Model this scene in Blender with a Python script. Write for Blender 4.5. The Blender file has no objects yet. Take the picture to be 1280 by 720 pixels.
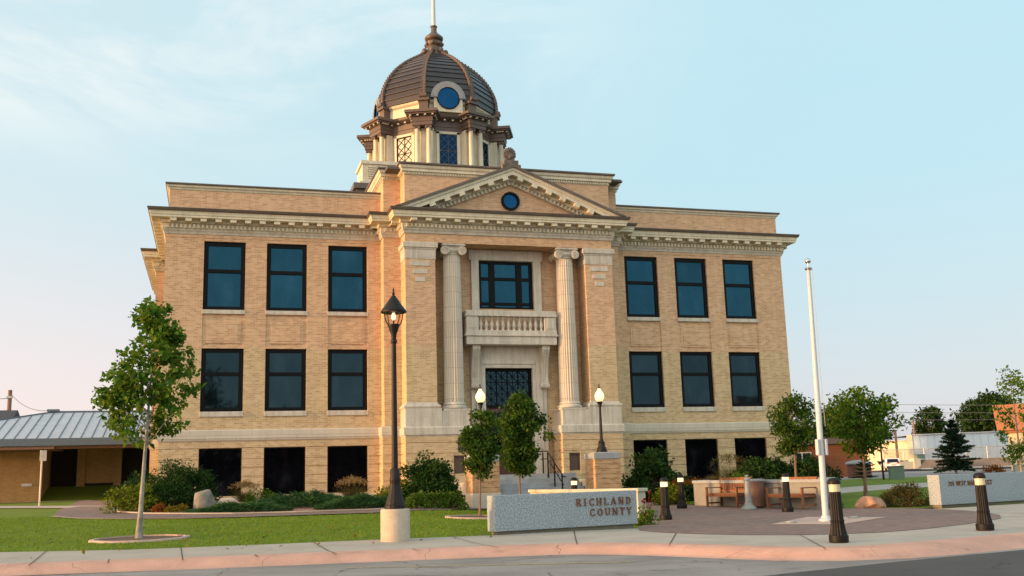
import bpy, bmesh, math, random
import numpy as np
from mathutils import Vector, Matrix
from mathutils.geometry import tessellate_polygon
R_ = math.radians
scene = bpy.context.scene
col = scene.collection

# ------------------------------------------------------------------ camera
cam_d = bpy.data.cameras.new("camera")
cam = bpy.data.objects.new("camera", cam_d)
col.objects.link(cam)
_r = Vector((0.95917362, -0.28128702, -0.02938655))
_u = Vector((-0.02411476, -0.18487006, 0.98246707))
_f = Vector((0.28178793, 0.94164785, 0.18410566))
m = Matrix((_r, _u, -_f)).transposed().to_4x4()
m.translation = Vector((-11.8166, -41.0907, 1.1707))
cam.matrix_world = m
cam_d.sensor_width = 36.0
cam_d.lens = 36.0 * 1267.1 / 1280.0
cam_d.clip_start = 0.1
cam_d.clip_end = 4000
scene.camera = cam
scene.render.resolution_x, scene.render.resolution_y = 1024, 576

# ------------------------------------------------------------------ sky, sun, exposure
SUN_DIR = Vector((-1.0, -0.06, 0.058)).normalized()          # towards the sun
SUN_EL = math.asin(SUN_DIR.z)
SUN_ROT = math.atan2(SUN_DIR.x, SUN_DIR.y)
SUN_STRENGTH = 4.3
GLOW = 5.2
SKY = 0.70
EXPOSURE = 0.42
scene.view_settings.view_transform = 'Standard'
scene.view_settings.look = 'None'
scene.view_settings.exposure = EXPOSURE
scene.view_settings.gamma = 1.0
scene.view_settings.use_curve_mapping = False

world = bpy.data.worlds.new("World")
scene.world = world
world.use_nodes = True
wt = world.node_tree
for n in list(wt.nodes):
    wt.nodes.remove(n)


class NT:
    """tiny helper for node trees"""
    def __init__(s, t):
        s.t = t

    def n(s, typ, **kw):
        nd = s.t.nodes.new(typ)
        for k, v in kw.items():
            setattr(nd, k, v)
        return nd

    def set(s, inp, v):
        if isinstance(v, bpy.types.NodeSocket):
            s.t.links.new(v, inp)
        elif isinstance(v, (tuple, list)) and len(v) == 3 and inp.type == 'RGBA':
            inp.default_value = (*v, 1)
        else:
            inp.default_value = v

    def math(s, op, a, b=0.0, c=None, clamp=False):
        nd = s.n('ShaderNodeMath', operation=op, use_clamp=clamp)
        s.set(nd.inputs[0], a)
        s.set(nd.inputs[1], b)
        if c is not None:
            s.set(nd.inputs[2], c)
        return nd.outputs[0]

    def mix(s, fac, a, b, blend='MIX'):
        nd = s.n('ShaderNodeMix', data_type='RGBA', blend_type=blend)
        s.set(nd.inputs[0], fac)
        s.set(nd.inputs[6], a)
        s.set(nd.inputs[7], b)
        return nd.outputs[2]

    def ramp(s, fac, stops, interp='LINEAR'):
        nd = s.n('ShaderNodeValToRGB')
        cr = nd.color_ramp
        cr.interpolation = interp
        while len(cr.elements) < len(stops):
            cr.elements.new(0.5)
        for e, (p, c) in zip(cr.elements, stops):
            e.position = p
            e.color = (*c, 1) if len(c) == 3 else c
        s.set(nd.inputs[0], fac)
        return nd.outputs[0]

    def smooth(s, v, a, b):
        nd = s.n('ShaderNodeMapRange', interpolation_type='SMOOTHSTEP')
        s.set(nd.inputs[0], v)
        nd.inputs[1].default_value = a
        nd.inputs[2].default_value = b
        return nd.outputs[0]

    def noise(s, vec, scale, detail=3.0, rough=0.55, dist=0.0):
        nd = s.n('ShaderNodeTexNoise')
        if vec is not None:
            s.set(nd.inputs['Vector'], vec)
        nd.inputs['Scale'].default_value = scale
        nd.inputs['Detail'].default_value = detail
        nd.inputs['Roughness'].default_value = rough
        nd.inputs['Distortion'].default_value = dist
        return nd.outputs[0]

    def mapping(s, vec, scale=(1, 1, 1), loc=(0, 0, 0), rot=(0, 0, 0)):
        nd = s.n('ShaderNodeMapping')
        s.set(nd.inputs[0], vec)
        nd.inputs['Scale'].default_value = scale
        nd.inputs['Location'].default_value = loc
        nd.inputs['Rotation'].default_value = rot
        return nd.outputs[0]


w = NT(wt)
tc = w.n('ShaderNodeTexCoord')
sky = w.n('ShaderNodeTexSky', sky_type='NISHITA')
sky.sun_disc = False
sky.sun_elevation = SUN_EL
sky.sun_rotation = SUN_ROT
sky.altitude = 600
sky.dust_density = 2.0
dirv = w.n('ShaderNodeVectorMath', operation='NORMALIZE')
w.set(dirv.inputs[0], tc.outputs['Generated'])
D = dirv.outputs[0]
sep = w.n('ShaderNodeSeparateXYZ')
w.set(sep.inputs[0], D)
zc = sep.outputs[2]
el = w.ramp(w.math('MAXIMUM', zc, 0.0), [
    (0.00, (0.66, 0.64, 0.72)),
    (0.06, (0.62, 0.66, 0.76)),
    (0.15, (0.56, 0.70, 0.79)),
    (0.28, (0.51, 0.76, 0.85)),
    (0.50, (0.50, 0.78, 0.88)),
    (1.00, (0.36, 0.62, 0.80))])
dot = w.n('ShaderNodeVectorMath', operation='DOT_PRODUCT')
w.set(dot.inputs[0], D)
dot.inputs[1].default_value = Vector((-1.0, 0.10, 0.05)).normalized()
west = dot.outputs['Value']
# pale warm western half, pink near the horizon
lowf = w.math('SUBTRACT', 1.0, w.smooth(zc, 0.02, 0.30))
pinkf = w.math('MULTIPLY', w.smooth(west, -0.35, 0.45), lowf)
c1 = w.mix(w.math('MULTIPLY', pinkf, 0.95), el, (1.06, 0.70, 0.72))
palef = w.smooth(west, -0.45, 0.55)
c2 = w.mix(w.math('MULTIPLY', palef, 0.55), c1, (0.82, 0.86, 0.86))
# thin evening cloud veils
mp = w.mapping(D, scale=(1.0, 1.0, 3.2), rot=(0, R_(14), R_(20)))
cl = w.noise(mp, 2.6, 6.0, 0.62, 0.5)
clf = w.math('MULTIPLY', w.smooth(cl, 0.36, 0.60), w.math('MULTIPLY', w.smooth(zc, 0.26, 0.42), w.math('ADD', w.math('MULTIPLY', palef, 0.9), 0.03)))
c3 = w.mix(w.math('MULTIPLY', clf, 0.85), c2, (1.28, 1.17, 1.04))
# after-sunset glow round the sun
dot2 = w.n('ShaderNodeVectorMath', operation='DOT_PRODUCT')
w.set(dot2.inputs[0], D)
dot2.inputs[1].default_value = SUN_DIR
gl = w.math('POWER', w.math('MAXIMUM', dot2.outputs['Value'], 0.0), 10.0)
gl = w.math('MULTIPLY', gl, w.math('SUBTRACT', 1.0, w.smooth(zc, 0.25, 0.9)))
gcol = w.mix(1.0, (0, 0, 0), (1.0, 0.60, 0.30))
gn = w.n('ShaderNodeVectorMath', operation='SCALE')
w.set(gn.inputs[0], gcol)
w.set(gn.inputs['Scale'], w.math('MULTIPLY', gl, GLOW))
south = w.smooth(w.math('MULTIPLY', sep.outputs[1], -1.0), -0.1, 0.6)
c3 = w.mix(south, c3, w.mix(1.0, c3, (1.95, 1.72, 1.52), 'MULTIPLY'))
c4 = w.mix(1.0, c3, gn.outputs[0], 'ADD')
bg1 = w.n('ShaderNodeBackground')
w.set(bg1.inputs[0], c4)
bg1.inputs[1].default_value = SKY
bg2 = w.n('ShaderNodeBackground')
w.set(bg2.inputs[0], sky.outputs[0])
bg2.inputs[1].default_value = 0.05
ad = w.n('ShaderNodeAddShader')
wo = w.n('ShaderNodeOutputWorld')
wt.links.new(bg1.outputs[0], ad.inputs[0])
wt.links.new(bg2.outputs[0], ad.inputs[1])
wt.links.new(ad.outputs[0], wo.inputs[0])

sun_d = bpy.data.lights.new("sun", 'SUN')
sun = bpy.data.objects.new("sun", sun_d)
col.objects.link(sun)
sun_d.energy = SUN_STRENGTH
sun_d.angle = R_(2.5)
sun_d.color = (1.0, 0.56, 0.24)
sun.rotation_euler = SUN_DIR.to_track_quat('Z', 'Y').to_euler()

# ------------------------------------------------------------------ materials
def newmat(name):
    mt = bpy.data.materials.new(name)
    mt.use_nodes = True
    t = mt.node_tree
    for n in list(t.nodes):
        t.nodes.remove(n)
    k = NT(t)
    out = k.n('ShaderNodeOutputMaterial')
    b = k.n('ShaderNodeBsdfPrincipled')
    t.links.new(b.outputs[0], out.inputs[0])
    k.b, k.out = b, out
    return mt, k


def bump(k, h, strength, dist=0.02):
    nd = k.n('ShaderNodeBump')
    nd.inputs['Strength'].default_value = strength
    nd.inputs['Distance'].default_value = dist
    k.set(nd.inputs['Height'], h)
    k.t.links.new(nd.outputs[0], k.b.inputs['Normal'])


def obj_vec(k):
    return k.n('ShaderNodeTexCoord').outputs['Object']


def plain(name, c, rough=0.7, metal=0.0, var=0.12, scale=6.0, bmp=0.15, c2=None, spec=0.5, detail=4.0, fine=None, mapscale=None, streak=0.0, crack=None, stain=0.0, patch=None):
    mt, k = newmat(name)
    v = obj_vec(k)
    if mapscale:
        v = k.mapping(v, scale=mapscale)
    nz = k.noise(v, scale, detail, 0.6)
    lo = tuple(x * (1 - var) for x in c)
    hi = c2 if c2 else tuple(min(1, x * (1 + var)) for x in c)
    cc = k.ramp(nz, [(0.32, lo), (0.68, hi)])
    if fine:
        n2 = k.noise(v, fine[0], 2.0, 0.7)
        cc = k.mix(fine[1], cc, k.ramp(n2, [(0.35, tuple(x * 0.55 for x in c)), (0.65, tuple(min(1, x * 1.5) for x in c))]))
    if streak:
        sv = k.noise(k.mapping(obj_vec(k), scale=(3.0, 3.0, 0.22)), 2.2, 4.0, 0.65)
        cc = k.mix(streak, cc, k.ramp(sv, [(0.36, (0.25, 0.22, 0.18)), (0.56, (0.95, 0.93, 0.90))]), 'MULTIPLY')
    if patch:
        pv = k.noise(obj_vec(k), patch[0], 4.0, 0.6)
        cc = k.mix(k.math('MULTIPLY', k.smooth(pv, 0.52, 0.70), patch[2]), cc, patch[1])
    if stain:
        tv = k.noise(obj_vec(k), 0.9, 5.0, 0.7, 0.6)
        cc = k.mix(k.math('MULTIPLY', k.smooth(tv, 0.55, 0.72), stain), cc, tuple(x * 0.35 for x in c))
    if crack:
        vo = k.n('ShaderNodeTexVoronoi', feature='DISTANCE_TO_EDGE')
        nv = k.n('ShaderNodeTexNoise')
        k.set(nv.inputs['Vector'], obj_vec(k))
        nv.inputs['Scale'].default_value = 2.2
        nv.inputs['Detail'].default_value = 4.0
        mv = k.n('ShaderNodeVectorMath', operation='MULTIPLY_ADD')
        k.set(mv.inputs[0], nv.outputs['Color'])
        mv.inputs[1].default_value = (0.5, 0.5, 0.5)
        k.set(mv.inputs[2], obj_vec(k))
        k.set(vo.inputs['Vector'], mv.outputs[0])
        vo.inputs['Scale'].default_value = crack[0]
        ck = k.math('SUBTRACT', 1.0, k.smooth(vo.outputs['Distance'], 0.0, crack[1]))
        gate = k.smooth(k.noise(obj_vec(k), 0.45, 2.0), 0.40, 0.55)
        cc = k.mix(k.math('MULTIPLY', ck, k.math('MULTIPLY', gate, 0.85)), cc, tuple(x * 0.22 for x in c))
    k.set(k.b.inputs['Base Color'], cc)
    k.b.inputs['Roughness'].default_value = rough
    k.b.inputs['Metallic'].default_value = metal
    k.b.inputs['Specular IOR Level'].default_value = spec
    if bmp:
        bump(k, k.noise(v, scale * 6, 4.0, 0.6), bmp, 0.01)
    return mt


def wallvec(k):
    """(x+y, z) so that brick runs along either wall direction"""
    s = k.n('ShaderNodeSeparateXYZ')
    k.set(s.inputs[0], obj_vec(k))
    cmb = k.n('ShaderNodeCombineXYZ')
    k.set(cmb.inputs[0], k.math('ADD', s.outputs[0], s.outputs[1]))
    k.set(cmb.inputs[1], s.outputs[2])
    return cmb.outputs[0], s.outputs[2]


def brick(name, a, b, mortar, bw=0.215, bh=0.072, mort=0.009, band=None, patch=0.25, bstr=0.5, rough=0.85, flat=False):
    mt, k = newmat(name)
    if flat:
        v, z = obj_vec(k), None
    else:
        v, z = wallvec(k)
    nd = k.n('ShaderNodeTexBrick')
    k.set(nd.inputs['Vector'], v)
    k.set(nd.inputs['Color1'], a)
    k.set(nd.inputs['Color2'], b)
    k.set(nd.inputs['Mortar'], mortar)
    nd.inputs['Scale'].default_value = 1.0
    nd.inputs['Mortar Size'].default_value = mort
    nd.inputs['Mortar Smooth'].default_value = 0.3
    nd.inputs['Bias'].default_value = -0.1
    nd.inputs['Brick Width'].default_value = bw
    nd.inputs['Row Height'].default_value = bh
    cc = nd.outputs[0]
    ov = obj_vec(k)
    big = k.noise(ov, 0.55, 5.0, 0.65)
    cc = k.mix(patch, cc, k.ramp(big, [(0.3, (0.42, 0.40, 0.38)), (0.7, (0.62, 0.58, 0.54))]), 'OVERLAY')
    str_ = k.noise(k.mapping(ov, scale=(2.5, 2.5, 0.25)), 2.0, 3.0, 0.6)
    cc = k.mix(0.20, cc, k.ramp(str_, [(0.35, (0.33, 0.33, 0.34)), (0.6, (0.6, 0.59, 0.58))]), 'OVERLAY')
    if band and z is not None:
        zz = k.math('ADD', z, k.math('MULTIPLY', k.math('SUBTRACT', big, 0.5), 0.3))
        f = k.smooth(zz, band - 0.05, band + 0.05)
        cc = k.mix(f, cc, k.mix(1.0, cc, (1.05, 0.94, 0.98), 'MULTIPLY'))
    k.set(k.b.inputs['Base Color'], cc)
    k.b.inputs['Roughness'].default_value = rough
    k.b.inputs['Specular IOR Level'].default_value = 0.25
    bump(k, nd.outputs['Fac'], -bstr, 0.012)
    return mt


def glassy(name, base, tint, refl, rough=0.03, wave=0.25):
    """coated window glass: dark room behind, tinted mirror in front"""
    mt, k = newmat(name)
    v = obj_vec(k)
    k.t.nodes.remove(k.b)
    d = k.n('ShaderNodeBsdfDiffuse')
    oi = k.n('ShaderNodeObjectInfo')
    cmb = k.n('ShaderNodeCombineXYZ')
    k.set(cmb.inputs[0], k.math('MULTIPLY', oi.outputs['Random'], 37.0))
    k.set(cmb.inputs[1], k.math('MULTIPLY', oi.outputs['Random'], 91.0))
    va = k.n('ShaderNodeVectorMath', operation='ADD')
    k.set(va.inputs[0], v)
    k.set(va.inputs[1], cmb.outputs[0])
    v = va.outputs[0]
    room = k.noise(k.mapping(v, scale=(1.6, 1, 0.9)), 1.1, 3.0, 0.5)
    k.set(d.inputs[0], k.ramp(room, [(0.40, tuple(x * 0.5 for x in base)), (0.58, base), (0.72, tuple(min(1, x * 1.7 + .004) for x in base))]))
    gl = k.n('ShaderNodeBsdfGlossy')
    tn = k.math('ADD', 0.72, k.math('MULTIPLY', k.math('ADD', k.noise(k.mapping(v, scale=(.5, 1, .7)), .8, 2.0), oi.outputs['Random']), 0.30))
    sc_ = k.n('ShaderNodeVectorMath', operation='SCALE')
    sc_.inputs[0].default_value = tint
    k.set(sc_.inputs['Scale'], tn)
    k.t.links.new(sc_.outputs[0], gl.inputs[0])
    gl.inputs['Roughness'].default_value = rough
    bp = k.n('ShaderNodeBump')
    bp.inputs['Strength'].default_value = wave
    bp.inputs['Distance'].default_value = 0.01
    k.set(bp.inputs['Height'], k.noise(v, 0.8, 2.0))
    k.t.links.new(bp.outputs[0], gl.inputs['Normal'])
    lw = k.n('ShaderNodeFresnel')
    lw.inputs[0].default_value = 1.5
    fac = k.math('ADD', k.math('MULTIPLY', lw.outputs[0], 0.9), refl, clamp=True)
    mx = k.n('ShaderNodeMixShader')
    k.set(mx.inputs[0], fac)
    k.t.links.new(d.outputs[0], mx.inputs[1])
    k.t.links.new(gl.outputs[0], mx.inputs[2])
    k.t.links.new(mx.outputs[0], k.out.inputs[0])
    return mt


def foliage(name, cols, trans=0.35, rough=0.55):
    mt, k = newmat(name)
    g = k.n('ShaderNodeNewGeometry')
    n = len(cols)
    cc = k.ramp(g.outputs['Random Per Island'], [((i + 0.5) / n, c) for i, c in enumerate(cols)])
    big = k.noise(obj_vec(k), 2.2, 2.0)
    cc = k.mix(0.35, cc, k.ramp(big, [(0.35, (0.34, 0.40, 0.30)), (0.65, (0.66, 0.66, 0.48))]), 'OVERLAY')
    k.set(k.b.inputs['Base Color'], cc)
    k.b.inputs['Roughness'].default_value = rough
    k.b.inputs['Specular IOR Level'].default_value = 0.06
    tr = k.n('ShaderNodeBsdfTranslucent')
    k.set(tr.inputs[0], k.mix(1.0, cc, (1.25, 1.25, 0.6), 'MULTIPLY'))
    mx = k.n('ShaderNodeMixShader')
    mx.inputs[0].default_value = trans
    k.t.links.new(k.b.outputs[0], mx.inputs[1])
    k.t.links.new(tr.outputs[0], mx.inputs[2])
    k.t.links.new(mx.outputs[0], k.out.inputs[0])
    return mt


def lampmat(name, c, e, base=(0.85, 0.8, 0.65)):
    mt, k = newmat(name)
    k.set(k.b.inputs['Base Color'], base)
    k.b.inputs['Roughness'].default_value = 0.3
    k.set(k.b.inputs['Emission Color'], c)
    k.b.inputs['Emission Strength'].default_value = e
    return mt


BUFF = brick('buff_brick', (0.585, 0.420, 0.240), (0.41, 0.272, 0.138), (0.60, 0.475, 0.325), band=6.5, bstr=0.7)
PIERBRICK = brick('rough_buff_brick', (0.50, 0.32, 0.17), (0.30, 0.16, 0.075), (0.44, 0.33, 0.22), bw=0.23, bh=0.07, bstr=0.9)
YBRICK = brick('yellow_brick', (0.44, 0.28, 0.12), (0.36, 0.22, 0.09), (0.36, 0.26, 0.15), bw=0.25, bh=0.09)
BROWNBRICK = brick('brown_brick', (0.15, 0.06, 0.036), (0.11, 0.045, 0.027), (0.14, 0.08, 0.055), bw=0.3, bh=0.1)
PAVER = brick('clay_paver', (0.255, 0.175, 0.15), (0.17, 0.118, 0.105), (0.12, 0.09, 0.08), bw=0.20, bh=0.10, mort=0.008, flat=True, patch=0.35)
STONE = plain('limestone', (0.56, 0.50, 0.42), 0.85, var=0.13, scale=1.6, bmp=0.2, fine=(30, 0.15), streak=0.30)
ASHLAR = brick('limestone_ashlar', (0.58, 0.52, 0.435), (0.52, 0.46, 0.38), (0.33, 0.29, 0.24), bw=1.15, bh=0.62, mort=0.008, patch=0.3, bstr=0.3)
CREAM = plain('cream_terracotta', (0.66, 0.585, 0.44), 0.6, var=0.09, scale=1.5, bmp=0.08, streak=0.22)
BRONZE = plain('bronze_coping', (0.105, 0.078, 0.06), 0.45, var=0.2, scale=2.0, bmp=0.05)
BROWNPAINT = plain('brown_metalwork', (0.105, 0.068, 0.050), 0.5, var=0.15, scale=2.0, bmp=0.06)
DOMETILE = plain('dome_shingle', (0.030, 0.020, 0.018), 0.38, var=0.25, scale=2.5, bmp=0.06, spec=0.5)
FRAME = plain('black_window_frame', (0.005, 0.005, 0.006), 0.5, var=0.2, bmp=0, spec=0.12)
GLASSC = glassy('blue_glass_upper', (0.012, 0.03, 0.045), (0.030, 0.122, 0.190), 0.30)
GLASSB = glassy('blue_glass_middle', (0.010, 0.018, 0.024), (0.042, 0.088, 0.112), 0.30, wave=0.22)
GLASSA = glassy('dark_glass', (0.004, 0.004, 0.006), (0.16, 0.18, 0.2), 0.02)
GLASSBLUE = glassy('blue_round_glass', (0.01, 0.03, 0.06), (0.02, 0.13, 0.32), 0.30)
GLASSNAVY = glassy('navy_drum_glass', (0.006, 0.012, 0.03), (0.012, 0.06, 0.15), 0.28)
ROOFING = plain('roof_membrane', (0.12, 0.11, 0.10), 0.9)
MAROON = plain('maroon_door_paint', (0.085, 0.018, 0.020), 0.4, bmp=0.03)
IRON = plain('black_iron', (0.012, 0.009, 0.008), 0.5, var=0.25, scale=9, bmp=0.1, spec=0.25)
BOLLARD = plain('bollard_paint', (0.008, 0.006, 0.0055), 0.55, var=0.25, scale=9, bmp=0.12, spec=0.25)
CONC = plain('concrete', (0.375, 0.325, 0.272), 0.9, var=0.12, scale=1.1, bmp=0.25, fine=(55, 0.18), stain=0.28)
CONCPALE = plain('pale_cast_concrete', (0.50, 0.45, 0.36), 0.9, var=0.1, scale=2, bmp=0.2, fine=(60, 0.12))
PEDESTAL = plain('exposed_aggregate', (0.44, 0.36, 0.28), 0.9, var=0.14, scale=5, bmp=0.5, fine=(70, 0.3))
PINK = plain('pink_concrete', (0.51, 0.285, 0.212), 0.85, var=0.16, scale=1.3, bmp=0.25, fine=(60, 0.2), crack=(0.55, 0.006), stain=0.40)
PINKPALE = plain('pale_pink_concrete', (0.47, 0.33, 0.27), 0.9, var=0.12, scale=1.5, bmp=0.2, fine=(60, 0.12))
STREET = plain('worn_street_concrete', (0.22, 0.20, 0.185), 0.9, var=0.35, scale=0.5, bmp=0.3, detail=8, fine=(40, 0.3), crack=(0.42, 0.012), stain=0.7)
ASPHALT = plain('asphalt', (0.048, 0.045, 0.043), 0.9, var=0.25, scale=0.9, bmp=0.5, detail=6, fine=(60, 0.35), crack=(0.3, 0.008), patch=(0.35, (0.075, 0.07, 0.066), 0.6))
GRANITE = plain('speckled_granite', (0.27, 0.305, 0.335), 0.75, var=0.1, scale=2, bmp=0.25, fine=(33, 0.95), stain=0.12)
LETTER = plain('bronze_letter', (0.20, 0.085, 0.045), 0.45, metal=0.4, bmp=0.05)
GRASS = plain('lawn_turf', (0.125, 0.19, 0.018), 0.95, var=0.30, scale=0.55, bmp=0.6, patch=(0.8, (0.22, 0.20, 0.05), 0.25), c2=(0.17, 0.205, 0.030), detail=8, fine=(45, 0.35), spec=0.1)
EARTH = plain('dry_ground', (0.13, 0.12, 0.055), 0.95, var=0.3, scale=0.15, bmp=0.3, detail=6)
MULCH = plain('red_gravel_mulch', (0.34, 0.17, 0.12), 0.95, var=0.4, scale=12, bmp=0.9, fine=(40, 0.5))
SOIL = plain('bark_soil', (0.12, 0.075, 0.05), 0.95, var=0.4, scale=12, bmp=0.9, fine=(40, 0.4))
BARK = plain('grey_bark', (0.30, 0.25, 0.20), 0.9, var=0.4, scale=9, bmp=0.8, mapscale=(1, 1, 0.35))
BARKPALE = plain('pale_mottled_bark', (0.27, 0.24, 0.21), 0.85, var=0.45, scale=7, bmp=0.6, mapscale=(1, 1, 0.5))
BARKRED = plain('reddish_bark', (0.20, 0.11, 0.075), 0.9, var=0.3, scale=12, bmp=0.6, mapscale=(1, 1, 0.3))
ROCKG = plain('grey_boulder', (0.20, 0.175, 0.15), 0.95, var=0.35, scale=3, bmp=0.9)
ROCKR = plain('reddish_boulder', (0.36, 0.21, 0.135), 0.95, var=0.35, scale=4, bmp=0.9)
TEAK = plain('stained_bench_wood', (0.20, 0.075, 0.030), 0.6, var=0.3, scale=5, bmp=0.2, mapscale=(4, 4, 1))
WHITEPOLE = plain('white_pole_paint', (0.50, 0.51, 0.53), 0.35, var=0.04, bmp=0.02)
STEEL = plain('brushed_steel', (0.6, 0.58, 0.55), 0.25, metal=1.0, bmp=0.02)
METALROOF = plain('grey_seamed_roof', (0.46, 0.46, 0.48), 0.5, var=0.07, scale=1.0, bmp=0.03)
ROOFEDGE = plain('slate_gutter', (0.10, 0.13, 0.17), 0.5, bmp=0.03)
FASCIA = plain('brown_fascia', (0.20, 0.095, 0.055), 0.6, bmp=0.05)
SHADEWALL = plain('shade_tinted_siding', (0.46, 0.55, 0.64), 0.6, var=0.05, scale=0.3, bmp=0.05)  # white siding with blue skylit shade mixed into its colour
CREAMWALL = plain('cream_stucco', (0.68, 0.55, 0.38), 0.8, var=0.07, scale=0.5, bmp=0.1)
MANSARD = plain('rust_brown_mansard', (0.30, 0.12, 0.06), 0.7, var=0.15, scale=1, bmp=0.1)
DARKROOF = plain('dark_roof', (0.055, 0.05, 0.055), 0.85, var=0.2, scale=1, bmp=0.1)
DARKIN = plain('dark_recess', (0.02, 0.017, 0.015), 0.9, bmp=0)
CARPAINT = plain('white_car_paint', (0.72, 0.71, 0.69), 0.25, var=0.03, bmp=0)
TYRE = plain('tyre_rubber', (0.02, 0.02, 0.02), 0.85, bmp=0)
REDLENS = plain('red_lens', (0.45, 0.03, 0.02), 0.25, bmp=0)
GREENBOX = plain('green_cabinet_paint', (0.13, 0.19, 0.15), 0.6, bmp=0.05)
BINBROWN = plain('brown_bin', (0.15, 0.07, 0.045), 0.6, var=0.2, scale=4, bmp=0.2)
URNGREY = plain('grey_urn_plastic', (0.24, 0.24, 0.23), 0.55, bmp=0.05)
WOODPOLE = plain('creosoted_pole', (0.23, 0.13, 0.085), 0.9, var=0.3, scale=8, bmp=0.4, mapscale=(1, 1, 0.1))
WIREM = plain('wire_black', (0.12, 0.11, 0.115), 0.8, bmp=0)
SIGNMETAL = plain('galvanised_sign', (0.55, 0.55, 0.52), 0.5, metal=0.3, bmp=0.03)
FENCEM = plain('galvanised_fence', (0.33, 0.35, 0.36), 0.5, metal=0.5, bmp=0)
PAPER = plain('white_notice', (0.8, 0.8, 0.78), 0.7, bmp=0)
PLAQUE = plain('bronze_plaque', (0.07, 0.055, 0.05), 0.45, metal=0.3, bmp=0.1)
LATTICE = plain('cream_lattice', (0.55, 0.49, 0.36), 0.6, bmp=0)
LENSLIT = lampmat('lit_bollard_lens', (1.0, 0.80, 0.46), 0.8, (0.6, 0.5, 0.35))
LENSDIM = lampmat('pale_bollard_lens', (1.0, 0.82, 0.5), 0.04, (0.52, 0.45, 0.30))
GLOBE = lampmat('lit_globe', (1.0, 0.62, 0.27), 1.05, (0.8, 0.7, 0.5))
LAMPGLASS = lampmat('lit_lantern_glass', (1.0, 0.75, 0.45), 0.8)
PLANTERC = plain('grey_planter_concrete', (0.21, 0.205, 0.19), 0.9, var=0.1, scale=2, bmp=0.2, fine=(60, 0.12))
UPLIGHT = plain('uplight_glass', (0.55, 0.55, 0.55), 0.2, bmp=0)

F_MAPLE = foliage('maple_leaves', [(0.044, 0.106, 0.015), (0.069, 0.150, 0.020), (0.106, 0.188, 0.025), (0.163, 0.200, 0.025), (0.056, 0.125, 0.018)])
F_PEAR = foliage('pear_leaves', [(0.023, 0.062, 0.013), (0.037, 0.085, 0.015), (0.059, 0.111, 0.019), (0.095, 0.128, 0.021), (0.030, 0.071, 0.013)])
F_LOCUST = foliage('olive_leaves', [(0.045, 0.11, 0.014), (0.070, 0.145, 0.016), (0.095, 0.16, 0.020), (0.13, 0.17, 0.026), (0.04, 0.10, 0.012)])
F_DARK = foliage('dark_shrub_leaves', [(0.016, 0.042, 0.012), (0.025, 0.060, 0.014), (0.038, 0.080, 0.018), (0.02, 0.05, 0.013)], 0.2)
F_MID = foliage('green_shrub_leaves', [(0.05, 0.10, 0.014), (0.08, 0.14, 0.02), (0.13, 0.18, 0.028), (0.06, 0.11, 0.015)], 0.3)
F_YEL = foliage('yellow_green_leaves', [(0.10, 0.14, 0.012), (0.15, 0.17, 0.016), (0.20, 0.20, 0.02), (0.08, 0.12, 0.012)], 0.3)
F_JUN = foliage('juniper_sprays', [(0.030, 0.075, 0.030), (0.045, 0.105, 0.040), (0.065, 0.130, 0.050), (0.04, 0.09, 0.035)], 0.2)
F_SPRUCE = foliage('spruce_needles', [(0.010, 0.028, 0.016), (0.016, 0.040, 0.022), (0.024, 0.052, 0.028)], 0.1)
F_FAR = foliage('far_tree_leaves', [(0.014, 0.034, 0.010), (0.024, 0.050, 0.014), (0.040, 0.070, 0.018)], 0.15)
F_RED = foliage('red_brown_leaves', [(0.20, 0.055, 0.014), (0.27, 0.085, 0.02), (0.15, 0.07, 0.016)], 0.3)
F_GOLD = foliage('gold_leaves', [(0.22, 0.13, 0.018), (0.17, 0.13, 0.02), (0.10, 0.11, 0.02)], 0.3)
F_STRAW = foliage('straw_blades', [(0.30, 0.20, 0.11), (0.22, 0.15, 0.08), (0.36, 0.25, 0.15)], 0.4)
F_BROWN = foliage('brown_sedge', [(0.10, 0.07, 0.03), (0.14, 0.095, 0.04), (0.07, 0.065, 0.02), (0.09, 0.10, 0.03)], 0.3)
F_PETAL = foliage('red_petals', [(0.14, 0.012, 0.010), (0.20, 0.02, 0.012)], 0.2)
F_GRASS = foliage('grass_blades', [(0.11, 0.19, 0.016), (0.155, 0.235, 0.020), (0.21, 0.265, 0.03), (0.13, 0.21, 0.018), (0.17, 0.24, 0.024)], 0.3)


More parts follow.
